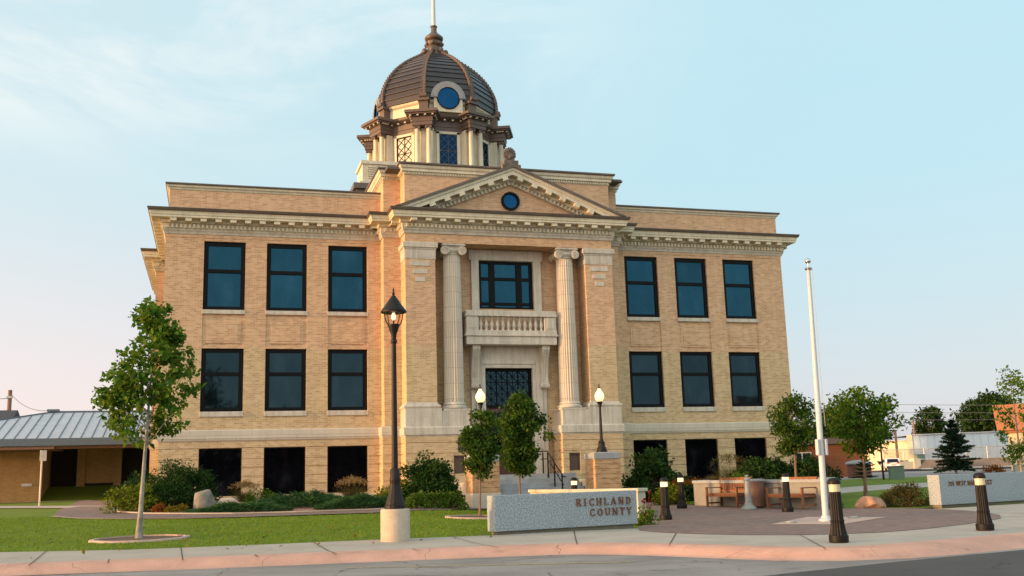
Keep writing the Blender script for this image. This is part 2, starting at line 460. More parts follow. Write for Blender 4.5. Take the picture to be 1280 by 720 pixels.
# ------------------------------------------------------------------ mesh helpers
class MB:
    def __init__(s):
        s.v, s.f, s.m = [], [], []
        s.mi = 0

    def add(s, verts, faces):
        o = len(s.v)
        s.v.extend([tuple(p) for p in verts])
        s.f.extend([tuple(i + o for i in f) for f in faces])
        s.m.extend([s.mi] * len(faces))

    def box(s, x0, x1, y0, y1, z0, z1):
        s.add([(x0, y0, z0), (x1, y0, z0), (x1, y1, z0), (x0, y1, z0), (x0, y0, z1), (x1, y0, z1), (x1, y1, z1), (x0, y1, z1)],
              [(0, 3, 2, 1), (4, 5, 6, 7), (0, 1, 5, 4), (1, 2, 6, 5), (2, 3, 7, 6), (3, 0, 4, 7)])

    def obox(s, c, a, b, d):
        c, a, b, d = Vector(c), Vector(a), Vector(b), Vector(d)
        P = [c - a - b - d, c + a - b - d, c + a + b - d, c - a + b - d, c - a - b + d, c + a - b + d, c + a + b + d, c - a + b + d]
        s.add(P, [(0, 3, 2, 1), (4, 5, 6, 7), (0, 1, 5, 4), (1, 2, 6, 5), (2, 3, 7, 6), (3, 0, 4, 7)])

    def beam(s, p, q, wx, wz, up=(0, 0, 1)):
        p, q = Vector(p), Vector(q)
        d = (q - p)
        L = d.length
        d.normalize()
        upv = Vector(up)
        if abs(d.dot(upv)) > 0.98:
            upv = Vector((0, 1, 0))
        sd = d.cross(upv).normalized()
        u2 = sd.cross(d).normalized()
        s.obox((p + q) / 2, d * L / 2, sd * wx / 2, u2 * wz / 2)

    def extr(s, poly, vec):
        n = len(poly)
        P = [Vector(p) for p in poly]
        Q = [p + Vector(vec) for p in P]
        s.add(P + Q, [tuple(range(n))[::-1], tuple(range(n, 2 * n))] + [(i, (i + 1) % n, n + (i + 1) % n, n + i) for i in range(n)])

    def lathe(s, prof, c=(0, 0, 0), n=20, flute=0, fd=0.0, caps=True):
        cx, cy, cz = c
        V, F = [], []
        for (r, z) in prof:
            for i in range(n):
                a = 2 * math.pi * i / n
                rr = r
                if flute:
                    rr = r - fd * r * (0.5 + 0.5 * math.cos(a * flute)) ** 2
                V.append((cx + rr * math.cos(a), cy + rr * math.sin(a), cz + z))
        for j in range(len(prof) - 1):
            for i in range(n):
                a, b = j * n + i, j * n + (i + 1) % n
                F.append((a, b, b + n, a + n))
        if caps:
            F.append(tuple(range(n))[::-1])
            F.append(tuple(range((len(prof) - 1) * n, len(prof) * n)))
        s.add(V, F)

    def tube(s, pts, rad, n=8, caps=True):
        pts = [Vector(p) for p in pts]
        if not hasattr(rad, '__len__'):
            rad = [rad] * len(pts)
        V, F = [], []
        prev = None
        for i, p in enumerate(pts):
            d = (pts[min(i + 1, len(pts) - 1)] - pts[max(i - 1, 0)])
            if d.length < 1e-9:
                d = Vector((0, 0, 1))
            d.normalize()
            ref = prev if prev is not None else (Vector((1, 0, 0)) if abs(d.x) < 0.9 else Vector((0, 1, 0)))
            a = (ref - d * ref.dot(d)).normalized()
            prev = a
            b = d.cross(a)
            for j in range(n):
                t = 2 * math.pi * j / n
                V.append(p + (a * math.cos(t) + b * math.sin(t)) * rad[i])
        for i in range(len(pts) - 1):
            for j in range(n):
                q, q2 = i * n + j, i * n + (j + 1) % n
                F.append((q, q2, q2 + n, q + n))
        if caps:
            F.append(tuple(range(n))[::-1])
            F.append(tuple(range((len(pts) - 1) * n, len(pts) * n)))
        s.add(V, F)

    def cyl(s, p, q, r, n=16):
        s.tube([p, q], r, n)

    def ball(s, c, r, n=14, seed=None, amp=0.0, flat=None):
        rx, ry, rz = r if hasattr(r, '__len__') else (r, r, r)
        V, F = [], []
        k = max(6, n // 2 + 1)
        rng = random.Random(seed)
        ph = [(rng.uniform(-3, 3), rng.uniform(-3, 3), rng.uniform(-3, 3), rng.uniform(0, 6)) for _ in range(7)]
        for i in range(k + 1):
            th = math.pi * i / k
            for j in range(n):
                a = 2 * math.pi * j / n
                d = (math.sin(th) * math.cos(a), math.sin(th) * math.sin(a), -math.cos(th))
                q = 1.0
                if amp:
                    q += amp * sum(math.sin(d[0] * w_[0] + d[1] * w_[1] + d[2] * w_[2] + w_[3]) for w_ in ph) / 2.5
                zz = c[2] + d[2] * rz * q
                if flat is not None:
                    zz = max(zz, flat)
                V.append((c[0] + d[0] * rx * q, c[1] + d[1] * ry * q, zz))
        for i in range(k):
            for j in range(n):
                a, b = i * n + j, i * n + (j + 1) % n
                F.append((a, b, b + n, a + n))
        s.add(V, F)

    def build(s, name, mats, parent=None, smooth=None, bevel=0.0, loc=None):
        me = bpy.data.meshes.new(name)
        me.from_pydata(s.v, [], s.f)
        if not isinstance(mats, (list, tuple)):
            mats = [mats]
        for x in mats:
            me.materials.append(x)
        if len(mats) > 1:
            me.polygons.foreach_set('material_index', s.m)
        me.update()
        if smooth is not None:
            bm = bmesh.new()
            bm.from_mesh(me)
            bmesh.ops.remove_doubles(bm, verts=bm.verts, dist=1e-5)
            bmesh.ops.recalc_face_normals(bm, faces=bm.faces)
            bm.to_mesh(me)
            bm.free()
            me.polygons.foreach_set('use_smooth', [True] * len(me.polygons))
            me.set_sharp_from_angle(angle=R_(smooth))
        o = bpy.data.objects.new(name, me)
        col.objects.link(o)
        if parent is not None:
            o.parent = parent
        if loc is not None:
            o.location = loc
        if bevel:
            bv = o.modifiers.new('bevel', 'BEVEL')
            bv.width = bevel
            bv.segments = 2
            bv.limit_method = 'ANGLE'
            bv.angle_limit = R_(40)
        return o


def thing(name, label, cat, loc=(0, 0, 0), rz=0.0, group=None):
    o = bpy.data.objects.new(name, None)
    o.empty_display_size = 0.2
    col.objects.link(o)
    o.location = loc
    o.rotation_euler = (0, 0, rz)
    o['label'] = label
    o['category'] = cat
    if group:
        o['group'] = group
    return o


def tag(o, label=None, cat=None, group=None, kind=None):
    if label:
        o['label'] = label
    if cat:
        o['category'] = cat
    if group:
        o['group'] = group
    if kind:
        o['kind'] = kind
    return o


def copy_tree(o, loc=None, rz=None, parent=None, label=None):
    c = o.copy()
    col.objects.link(c)
    if parent is not None:
        c.parent = parent
    if loc is not None:
        c.location = loc
    if rz is not None:
        c.rotation_euler = (0, 0, rz)
    if label:
        c['label'] = label
    for ch in list(o.children):
        copy_tree(ch, parent=c)
    return c


# ------------------------------------------------------------------ terrain
def _interp(y, xs, zs):
    return float(np.interp(y, xs, zs))


def terr(x, y):
    L = _interp(y, [-21.5, -3, 15, 500], [-.07, .52, .58, .62])
    Rr = _interp(y, [-21.5, -7, 0, 18, 120, 500], [-.07, .08, .2, .5, .65, .65])
    t = min(1, max(0, (x + 6) / 4.5))
    t = t * t * (3 - 2 * t)
    return L * (1 - t) + Rr * t


YB = [-21.5, -7, -3, 0, 15, 18, 120]


def sheet(name, poly, off, mat, step=2.0, absz=None, kind='structure'):
    """a polygon draped over the terrain"""
    bm = bmesh.new()
    vs = [bm.verts.new((x, y, 0)) for x, y in poly]
    for tri in tessellate_polygon([[Vector((x, y, 0)) for x, y in poly]]):
        bm.faces.new([vs[i] for i in tri])
    xs = [p[0] for p in poly]
    ys = [p[1] for p in poly]
    if absz is None:
        cx = [-6 + 0.45 * i for i in range(11)] + list(np.arange(max(min(xs), -40), min(max(xs), 40), step * 2))
        cy = YB + list(np.arange(max(min(ys), -30), min(max(ys), 40), step))
        for c in cx:
            if min(xs) < c < max(xs):
                bmesh.ops.bisect_plane(bm, geom=bm.verts[:] + bm.edges[:] + bm.faces[:], plane_co=(c, 0, 0), plane_no=(1, 0, 0))
        for c in cy:
            if min(ys) < c < max(ys):
                bmesh.ops.bisect_plane(bm, geom=bm.verts[:] + bm.edges[:] + bm.faces[:], plane_co=(0, c, 0), plane_no=(0, 1, 0))
    for v in bm.verts:
        v.co.z = absz if absz is not None else terr(v.co.x, v.co.y) + off
    for f in bm.faces:
        f.normal_update()
        if f.normal.z < 0:
            f.normal_flip()
    me = bpy.data.meshes.new(name)
    bm.to_mesh(me)
    bm.free()
    me.materials.append(mat)
    o = bpy.data.objects.new(name, me)
    col.objects.link(o)
    if kind:
        o['kind'] = kind
    return o


def sweep(mb, path, prof, zoff=None, closed=False, terrain=False):
    """profile (out, z, material) along a plan path; outward is on the right hand"""
    n = len(path)
    rings = []
    for i in range(n):
        p = Vector((path[i][0], path[i][1]))
        ds = []
        if i > 0 or closed:
            ds.append((p - Vector(path[i - 1][:2])).normalized())
        if i < n - 1 or closed:
            ds.append((Vector(path[(i + 1) % n][:2]) - p).normalized())
        ns = [Vector((d.y, -d.x)) for d in ds]
        if len(ns) == 2:
            nn = (ns[0] + ns[1])
            nn = nn / max(1e-6, (1 + ns[0].dot(ns[1])))
        else:
            nn = ns[0]
        rings.append([(p.x + nn.x * q[0], p.y + nn.y * q[0], q[1] + (terr(p.x, p.y) if terrain else 0)) for q in prof])
    k = len(prof)
    o = len(mb.v)
    for r in rings:
        mb.v.extend(r)
    for i in range(n if closed else n - 1):
        for j in range(k - 1):
            a = o + i * k + j
            b = o + ((i + 1) % n) * k + j
            mb.f.append((a, b, b + 1, a + 1))
            mb.m.append(prof[j][2] if len(prof[j]) > 2 else mb.mi)


def along(path, spacing, inset=0.0):
    """points with tangent and outward normal along each straight of a plan path"""
    out = []
    for (x0, y0), (x1, y1) in zip(path[:-1], path[1:]):
        L = math.hypot(x1 - x0, y1 - y0)
        d = Vector(((x1 - x0) / L, (y1 - y0) / L, 0))
        nrm = Vector((d.y, -d.x, 0))
        k = max(1, int(round((L + 2 * inset) / spacing)))
        st = (L + 2 * inset) / k
        for i in range(k + 1):
            s = -inset + i * st
            out.append((Vector((x0, y0, 0)) + d * s, d, nrm))
    return out

# ================================================================== SETTING
sheet('ground', [(-900, -900), (900, -900), (900, 1500), (-900, 1500)], -0.36, EARTH, step=60)
kerb_raw = [(-60, -13.6), (-30, -18.6), (-15.3, -21.05), (-11, -21.75), (-7.3, -22.35), (-5.75, -22.62), (-5.0, -22.95), (-4.4, -23.6), (-3.8, -24.45),
            (-3.25, -25.5), (-2.85, -26.2), (-2.3, -26.68), (-1.55, -26.82), (-0.6, -26.68), (2.0, -26.02), (14, -22.95), (40, -16.2), (70, -8.4)]
sheet('street', [(-120, -200), (160, -200), (160, 12), (70, -8.9), (40, -16.7), (14, -23.4), (2.0, -26.5), (-1.5, -27.3), (-3.3, -26.5), (-4.3, -24.7), (-5.5, -23.2),
                 (-7.3, -22.85), (-15.3, -21.55), (-30, -19.1), (-60, -14.1), (-120, -4)], 0, STREET, absz=-0.205)
sheet('road', [(-120, -200), (160, -200), (160, 12), (40, -17.15), (14, -23.9), (0.75, -27.32), (-2.13, -27.95), (-4.8, -28.7), (-14, -31.5), (-30, -35), (-120, -50)], 0, ASPHALT, absz=-0.200)
# faded yellow stall line on the street
sheet('painted_line', [(-9.6, -23.75), (-5.3, -25.55), (-5.38, -25.66), (-9.65, -23.86)], 0, plain('faded_yellow_paint', (0.34, 0.25, 0.13), 0.9, var=0.3, scale=9, bmp=0), absz=-0.2005)
kb = MB()
sweep(kb, kerb_raw[::-1], [(0.30, 0.004), (0.10, 0.014), (0.0, 0.010), (-0.18, -0.005), (-0.36, -0.055), (-0.50, -0.115), (-0.62, -0.130), (-0.75, -0.137)], terrain=True)
for i, v in enumerate(kb.v):
    z = terr(v[0], min(v[1], -21.5)) if v[1] < -21 else v[2]
kerb = kb.build('kerb', PINK, smooth=40)
tag(kerb, kind='structure')
# contraction joints across kerb and sidewalk
side_poly = [(-60, -13.5), (-30, -18.5), (-15.3, -20.95), (-11, -21.65), (-7.3, -22.25), (-5.7, -22.52), (-4.9, -22.87), (-4.3, -23.52), (-3.7, -24.37), (-3.15, -25.42),
             (-2.75, -26.1), (-2.25, -26.55), (-1.55, -26.70), (-0.6, -26.56), (2.0, -25.9), (14, -22.83), (40, -16.1), (70, -8.3),
             (70, -3), (40, -10.8), (14.5, -15.3), (8.2, -16.6), (6, -17), (4, -15), (0, -16), (-2.2, -19.1), (-5.9, -19.75), (-8.46, -19.5), (-10.9, -19.42), (-13.3, -19.2), (-15.76, -18.45), (-30, -16.2), (-60, -11)]
sheet('sidewalk', side_poly, 0.0, CONC)
sheet('lawn', [(-60, -11), (-30, -16.2), (-15.76, -18.45), (-13.3, -19.2), (-10.9, -19.42), (-8.46, -19.5), (-5.9, -19.75), (-2.2, -19.1), (-1.2, -17), (-0.4, -15), (-2.1, -10.2), (-2.4, -5.5),
               (-3.0, -3.5), (-3, -0.6), (-14, -0.6), (-14, 60), (-60, 60)], -0.012, GRASS)
sheet('lawn', [(5.3, -14.6), (7.4, -15.7), (8.2, -16.4), (14.5, -15.2), (40, -10.7), (70, -2.9), (62, 14), (33, 15.5), (24, 15.4), (15, 10), (13.9, 4), (13.9, -0.2), (4.5, -0.2), (4.5, -8.7)], 0.002, GRASS)
sheet('field', [(14, 4), (15, 10), (24, 15.4), (33, 15.5), (40, 9), (60, 20), (120, 70), (60, 140), (14, 140)], -0.03, STREET, step=8)
path_poly = [(-16.44, -6.19), (-15.48, -7.82), (-14.76, -8.4), (-13.95, -9.0), (-12.49, -9.75), (-11.17, -10.15), (-9.38, -10.37), (-6.88, -10.6), (-4.6, -9.6), (-3.12, -7.6), (-2.0, -6.6), (-1.9, -4.4),
             (-3.2, -5.3), (-4.6, -7.6), (-6.65, -9.35), (-9.29, -9.2), (-11.14, -8.75), (-12.3, -8.06), (-13.74, -6.93), (-14.77, -5.12), (-15.2, 2.2), (-15.8, 19.1), (-19.29, 26.4), (-17.2, 2.5)]
sheet('path', path_poly, 0.010, PAVER)
for off, w_ in ((0.0, 0.16),):
    pe = MB()
    sweep(pe, path_poly[:12][::-1], [(-0.16, 0.018), (0.0, 0.018), (0.02, -0.02)], terrain=True)
    tag(pe.build('path_edging', CONC), kind='structure')
    pe = MB()
    sweep(pe, path_poly[12:22], [(0.0, 0.02), (0.0, 0.055), (0.12, 0.055), (0.12, -0.02)], terrain=True)
    tag(pe.build('bed_edging', CONC), kind='structure')
sheet('path', [(-20.16, 6.38), (-16.95, 1.53), (-16.6, 5.2), (-21.23, 12.46), (-60, 22), (-60, 16)], 0.012, CONC)
sheet('path', [(-17.1, 3.9), (-15.15, 1.3), (-15.2, 2.7), (-17.0, 5.4)], 0.016, CONC)
sheet('path', [(-70, 26.8), (-23.5, 26.8), (-18.6, 25.3), (-18.4, 27.4), (-23.5, 29.2), (-70, 29.2)], 0.010, CONC, step=4)
sheet('planting_bed', [(-14.77, -5.12), (-13.74, -6.93), (-12.3, -8.06), (-11.14, -8.75), (-9.29, -9.2), (-6.65, -9.35), (-4.6, -7.6), (-3.2, -5.3), (-3.0, -1.0), (-13.2, -0.05), (-14.6, 3), (-15.0, 3)], 0.004, MULCH)
plaza_poly = [(-2.75, -20.0), (-2.55, -20.9), (-2.1, -21.9), (-1.65, -22.75), (-0.95, -23.4), (-0.2, -23.75), (0.62, -23.85), (1.9, -23.5), (3.3, -22.85), (4.6, -22.1), (5.6, -21.4), (6.5, -20.35),
              (7.2, -19.1), (7.45, -17.9), (7.5, -16.8), (7.25, -15.75), (6.4, -14.9), (5.3, -14.5), (4.2, -8.9), (5.0, -3.5), (4.2, -2.0), (-2.6, -4.4), (-2.0, -6.6), (-1.9, -10.2), (-0.4, -15.3), (-1.25, -17.3), (-2.3, -18.8)]
sheet('plaza', plaza_poly, 0.008, PAVER)
sheet('flagpole_pad', [(0.5, -19.95), (2.75, -17.9), (4.1, -19.3), (1.65, -21.0)], 0.013, PINKPALE)
sheet('path', [(16.37, 1.45), (20.06, 3.85), (22.42, 4.47), (28, 5.5), (34, 5), (30, 3), (23.15, 2.5), (20.09, -0.9), (17.94, -1.18), (15.49, -2.55), (12.58, -4.24), (10, -6), (11, -4)], 0.012, CONC)
# tree pits
for (cx, cy, rx, ry) in ((-13.25, -16.65, 0.95, 0.72), (-4.75, -13.75, 0.85, 0.72)):
    pts = [(cx + rx * math.cos(a * math.pi / 12) * (1 + 0.03 * math.sin(a * 2.1)), cy + ry * math.sin(a * math.pi / 12)) for a in range(24)]
    sheet('tree_pit', pts, 0.006, SOIL)
    pe = MB()
    sweep(pe, pts, [(0.0, 0.0), (0.0, 0.035), (0.10, 0.03), (0.11, -0.01)], terrain=True, closed=True)
    tag(pe.build('pit_edging', PINKPALE), kind='structure')
# grass bank and parking terrace far off
def slab(name, quad, mat):
    me = bpy.data.meshes.new(name)
    me.from_pydata(quad, [], [tuple(range(4))])
    me.materials.append(mat)
    o = bpy.data.objects.new(name, me)
    col.objects.link(o)
    return tag(o, kind='structure')
slab('grass_bank', [(-23.5, 30.0, .57), (-13, 29.0, .57), (-13, 33.9, 1.5), (-23.5, 33.9, 1.5)], GRASS)
slab('grass_bank', [(-23.5, 33.9, 1.5), (-13, 33.9, 1.5), (-13, 60, 1.6), (-23.5, 60, 1.6)], GRASS)
# sidewalk joints: shallow dark sealant strips
jt = MB()
for (a, b) in (((-14.86, -18.75), (-14.75, -21.55)), ((-12.33, -19.3), (-12.22, -22.1)), ((-9.75, -19.5), (-9.62, -22.5)), ((-6.9, -19.7), (-6.75, -22.9)), ((-4.1, -19.5), (-5.3, -23.0)),
               ((-2.45, -21.2), (-4.05, -24.3)), ((-0.95, -23.5), (-2.55, -26.8)), ((3.4, -22.9), (3.05, -26.0)), ((7.0, -19.6), (7.2, -25.0)), ((-13.5, -21.1), (-13.46, -21.85)), ((-11, -21.6), (-10.95, -22.3)), ((-8.2, -22.1), (-8.15, -22.8))):
    a, b = Vector(a), Vector(b)
    d = (b - a).normalized()
    nn = Vector((d.y, -d.x)) * 0.009
    for i in range(6):
        p, q = a.lerp(b, i / 6), a.lerp(b, (i + 1) / 6)
        z0, z1 = terr(*p) + 0.0155, terr(*q) + 0.0155
        jt.add([(p.x - nn.x, p.y - nn.y, z0), (p.x + nn.x, p.y + nn.y, z0), (q.x + nn.x, q.y + nn.y, z1), (q.x - nn.x, q.y - nn.y, z1)], [(0, 1, 2, 3)])
tag(jt.build('sidewalk_joint', DARKIN), kind='structure')

# ================================================================== COURTHOUSE
CH = thing('courthouse', 'three storey buff brick courthouse with a columned portico and a dark ribbed dome', 'building', (0, 0, 0))
PW = 0.7                       # strip projection
PP = 1.66                      # portico projection
WX = 13.7


def mir(path):
    return [(-x, y) for x, y in path][::-1]


SIDE_L = [(-WX, 24), (-WX, 16.2), (-14.4, 16.2), (-14.4, 7.5), (-WX, 7.5), (-WX, 0)]
FULL = SIDE_L + [(-5.19, 0), (-5.19, -PW), (-4.47, -PW), (-4.47, -PP), (4.47, -PP), (4.47, -PW), (5.19, -PW), (5.19, 0)] + mir(SIDE_L)
LOW_L = SIDE_L + [(-5.25, 0), (-5.25, -PW - .05), (-4.52, -PW - .05), (-4.52, -PP - .09), (-1.93, -PP - .09), (-1.93, -0.3)]
LOW_R = mir(LOW_L)


def wallseg(mb, p0, p1, z0, z1, ops=(), depth=0.18):
    (x0, y0), (x1, y1) = p0, p1
    L = math.hypot(x1 - x0, y1 - y0)
    dx, dy = (x1 - x0) / L, (y1 - y0) / L
    nx, ny = dy, -dx

    def P(s, z, d=0.0):
        return (x0 + dx * s - nx * d, y0 + dy * s - ny * d, z)
    ss = sorted({0.0, L} | {o[0] for o in ops} | {o[1] for o in ops})
    zs = sorted({z0, z1} | {o[2] for o in ops} | {o[3] for o in ops})
    for a, b in zip(ss[:-1], ss[1:]):
        for c, d in zip(zs[:-1], zs[1:]):
            sm, zm = (a + b) / 2, (c + d) / 2
            if any(o[0] < sm < o[1] and o[2] < zm < o[3] for o in ops):
                continue
            mb.add([P(a, c), P(b, c), P(b, d), P(a, d)], [(0, 1, 2, 3)])
    for o in ops:
        a, b, c, d = o[:4]
        dp = o[4] if len(o) > 4 else depth
        mb.add([P(a, c), P(a, d), P(a, d, dp), P(a, c, dp)], [(0, 1, 2, 3)])
        mb.add([P(b, c), P(b, c, dp), P(b, d, dp), P(b, d)], [(0, 1, 2, 3)])
        mb.add([P(a, c), P(a, c, dp), P(b, c, dp), P(b, c)], [(0, 1, 2, 3)])
        mb.add([P(a, d), P(b, d), P(b, d, dp), P(a, d, dp)], [(0, 1, 2, 3)])


WC = [6.555, 9.007, 11.436]
HW = 0.80
ZB0, ZB1, ZC0, ZC1, ZA0, ZA1 = 4.03, 6.50, 8.03, 10.80, 0.80, 2.62
br = MB()


def wing(sign):
    # local s runs left to right along the front
    if sign < 0:
        p0, p1, off = (-WX, 0), (-5.19, 0), WX
        cs = [off - c for c in WC]
    else:
        p0, p1, off = (5.19, 0), (WX, 0), -5.19
        cs = [c + off for c in WC]
    ops = []
    for c in cs:
        ops += [(c - HW, c + HW, ZB0, ZB1), (c - HW, c + HW, ZC0, ZC1), (c - HW, c + HW, ZB1 + 0.06, ZC0 - 0.17, 0.045)]
    wallseg(br, p0, p1, 3.25, 11.15, ops)
    for c in cs:
        x = p0[0] + c
        br.box(x - HW, x + HW, 0.045, 0.1, ZB1 + .06, ZC0 - .17)            # recessed spandrel
        br.box(x - HW + .13, x + HW - .13, 0.012, 0.046, 6.71, 7.60)         # raised brick panel
        br.box(x - HW + .24, x + HW - .24, -0.004, 0.013, 6.80, 7.50)
    # channelled ground floor: courses stand proud of the joints
    wallseg(br, (p0[0], 0.03), (p1[0], 0.03), 0.1, 2.92, [(c - HW, c + HW, ZA0, ZA1) for c in cs])
    zs = [0.62, 1.20, 1.53, 1.87, 2.20, 2.62, 2.92]
    edges = sorted([0.0] + [c - HW for c in cs] + [c + HW for c in cs] + [p1[0] - p0[0]])
    for a, b in zip(edges[::2], edges[1::2]):
        for c, d in zip(zs[:-1], zs[1:]):
            if c == 2.62:
                continue
            br.box(p0[0] + a, p0[0] + b, 0.0, 0.06, c + .018, d - .018)
    br.box(p0[0], p1[0], 0.0, 0.06, 2.638, 2.92)


wing(-1)
wing(1)
# side walls and the corner pavilion
for path in (SIDE_L, mir(SIDE_L)):
    for a, b in zip(path[:-1], path[1:]):
        L = math.hypot(b[0] - a[0], b[1] - a[1])
        ops = []
        if L > 6:
            k = 3
            for i in range(k):
                c = L * (i + 0.5) / k
                for z0, z1 in ((ZB0, ZB1), (ZC0, ZC1)):
                    ops.append((c - HW, c + HW, z0, z1))
        wallseg(br, a, b, 3.25, 11.15, ops)
        wallseg(br, a, b, 0.1, 3.25)
wallseg(br, (WX, 24), (-WX, 24), 0.1, 13)
# strips beside the portico, piers, recess, entablature
for s in (-1, 1):
    P = [(-5.19, 0), (-5.19, -PW), (-4.47, -PW), (-4.47, -PP), (-3.24, -PP), (-3.24, -0.65)]
    if s > 0:
        P = mir(P)
    for a, b in zip(P[:-1], P[1:]):
        wallseg(br, a, b, 3.25, 10.69)
    P = [(-5.19, 0), (-5.19, -PW), (-4.47, -PW), (-4.47, -PP)]
    if s > 0:
        P = mir(P)
    for a, b in zip(P[:-1], P[1:]):
        wallseg(br, a, b, 10.69, 11.15)
    P = LOW_L[5:] if s < 0 else LOW_R[:-5]
    for a, b in zip(P[:-1], P[1:]):
        wops = []
        if abs(a[1] + PP + .09) < .01 and abs(b[1] + PP + .09) < .01:
            sx = 0.0 if s > 0 else 0
            x0 = min(a[0], b[0])
            wc = 2.40 * s
            wops = [(wc - .24 - x0, wc + .24 - x0, 1.40, 2.10)]
        if abs(b[1]) < .01 and abs(a[1]) < .01:
            continue
        wallseg(br, a, b, 0.0, 2.92, wops)
        # joints: raised courses
        zs = [0.3, 0.62, 1.20, 1.53, 1.87, 2.20, 2.62, 2.92]
        L = math.hypot(b[0] - a[0], b[1] - a[1])
        dx, dy = (b[0] - a[0]) / L, (b[1] - a[1]) / L
        for c, d in zip(zs[:-1], zs[1:]):
            segs = [(-0.0, L)]
            if wops and c >= 1.2 and d <= 2.2:
                segs = [(0, wops[0][0]), (wops[0][1], L)]
            for q0, q1 in segs:
                e0 = 0.022 if q0 == 0 else 0
                e1 = 0.022 if q1 == L else 0
                pa = Vector((a[0] + dx * (q0 - e0), a[1] + dy * (q0 - e0), 0))
                pb = Vector((a[0] + dx * (q1 + e1), a[1] + dy * (q1 + e1), 0))
                nrm = Vector((dy, -dx, 0))
                br.extr([pa + Vector((0, 0, c + .018)), pb + Vector((0, 0, c + .018)), pb + Vector((0, 0, d - .018)), pa + Vector((0, 0, d - .018))], nrm * 0.03)
wallseg(br, (-4.47, -PP), (4.47, -PP), 10.69, 11.15)
wallseg(br, (-3.24, -0.65), (3.24, -0.65), 2.9, 10.69, [(WXX[0], WXX[1], WXX[2], WXX[3]) for WXX in ((3.24 - 1.2, 3.24 + 1.2, 8.17, 10.21), (3.24 - 1.02, 3.24 + 1.02, 2.9, 5.66))], depth=0.1)
wallseg(br, (-1.93, -0.45), (1.93, -0.45), 0.2, 2.95, [(1.93 - 1.02, 1.93 + 1.02, 0.2, 2.95)])
br.box(-4.46, 4.46, -PP + .01, -0.3, 10.69, 10.70)                                  # portico soffit
# parapets and attic
for s in (-1, 1):
    P = [(-WX + .1, 24), (-WX + .1, 0.02), (-5.19, 0.02)]
    if s > 0:
        P = mir(P)
    for a, b in zip(P[:-1], P[1:]):
        wallseg(br, a, b, 11.9, 12.92)
ATT = [(-5.19, 6), (-5.19, -PW - .02), (-4.47, -PW - .02), (-4.47, -PP + .02), (4.47, -PP + .02), (4.47, -PW - .02), (5.19, -PW - .02), (5.19, 6)]
for a, b in zip(ATT[:-1], ATT[1:]):
    wallseg(br, a, b, 11.9, 13.62)
wallseg(br, (5.19, 6), (-5.19, 6), 11.9, 13.62)
# pediment field
br.add([(-4.6, -PP - .05, 12.0), (4.6, -PP - .05, 12.0), (0, -PP - .05, 13.75)], [(0, 1, 2)])
wall = br.build('wall', BUFF, CH)

rf = MB()
rf.box(-WX + .15, WX - .15, 0.3, 23.9, 12.2, 12.3)
rf.box(-5.15, 5.15, -PP + .1, 5.95, 13.75, 13.85)
rf.build('roof', ROOFING, CH)
core = MB()
core.box(-WX + .35, WX - .35, 0.35, 23.5, 0.3, 12.1)
core.build('light_stop_block', DARKIN, CH)  # dark block added inside the walls to stop light leaks

# --- limestone trim: plinth, belt course, pedestals
st = MB()
for P in (SIDE_L[4:] + [(-5.25, 0)], mir(SIDE_L[4:] + [(-5.25, 0)])):
    sweep(st, P, [(0.0, 0.1), (0.06, 0.1), (0.06, 0.70), (0.03, 0.735), (0.0, 0.735)])
BELT = [(0.0, 2.90), (0.03, 2.90), (0.05, 2.94), (0.05, 2.985), (0.075, 2.99), (0.075, 3.29), (0.05, 3.325), (0.0, 3.335)]
for P in (SIDE_L + [(-5.25, 0), (-5.25, -PW - .05), (-4.52, -PW - .05)], mir(SIDE_L + [(-5.25, 0), (-5.25, -PW - .05), (-4.52, -PW - .05)])):
    sweep(st, P, BELT)
belt = st.build('belt_course', ASHLAR, CH)

for s in (-1, 1):
    ped = MB()
    P = [(-4.52, 0.1), (-4.52, -PP - .09), (-1.93, -PP - .09), (-1.93, -0.6)]
    if s > 0:
        P = mir(P)
    sweep(ped, P, [(0.0, 2.84), (0.03, 2.86), (0.05, 2.92), (0.09, 2.93), (0.09, 3.20), (0.05, 3.24), (0.0, 3.25)])
    xa, xb = (-4.54, -3.08) if s < 0 else (3.08, 4.54)
    ped.box(xa, xb, -PP - .10, -0.70, 3.24, 3.97)
    xa, xb = (-3.07, -1.96) if s < 0 else (1.96, 3.07)
    ped.box(xa, xb, -PP - .085, -0.65, 3.24, 3.86)
    xi = -1.93 * 1 if s < 0 else 1.93
    # torus under the pier
    Q = [(-4.47, -PW), (-4.47, -PP), (-3.24, -PP), (-3.24, -0.66)]
    if s > 0:
        Q = mir(Q)
    sweep(ped, Q, [(0.0, 3.97), (0.10, 3.975), (0.12, 4.03), (0.10, 4.09), (0.04, 4.12), (0.025, 4.18), (0.0, 4.20)])
    ped.build('pedestal', STONE, CH)
    # pier capital
    cp = MB()
    sweep(cp, Q, [(0.0, 9.98), (0.02, 9.985), (0.025, 10.36), (0.05, 10.40), (0.05, 10.44), (0.10, 10.46), (0.10, 10.64), (0.07, 10.68), (0.0, 10.685)])
    for i in range(7):
        a = -4.47 + (i + .5) * 1.23 / 7
        cp.box(s * abs(a) - .055, s * abs(a) + .055, -PP - .032, -PP - .02, 10.04, 10.34)
    cp.build('pier_capital', STONE, CH)
    bl = MB()
    for (hw, z0, z1) in ((0.41, 9.70, 9.90), (0.29, 9.38, 9.56), (0.19, 9.06, 9.24)):
        bl.box(s * 3.86 - hw, s * 3.86 + hw, -PP - .03, -PP + .02, z0, z1)
    bl.build('stone_block', STONE, CH)

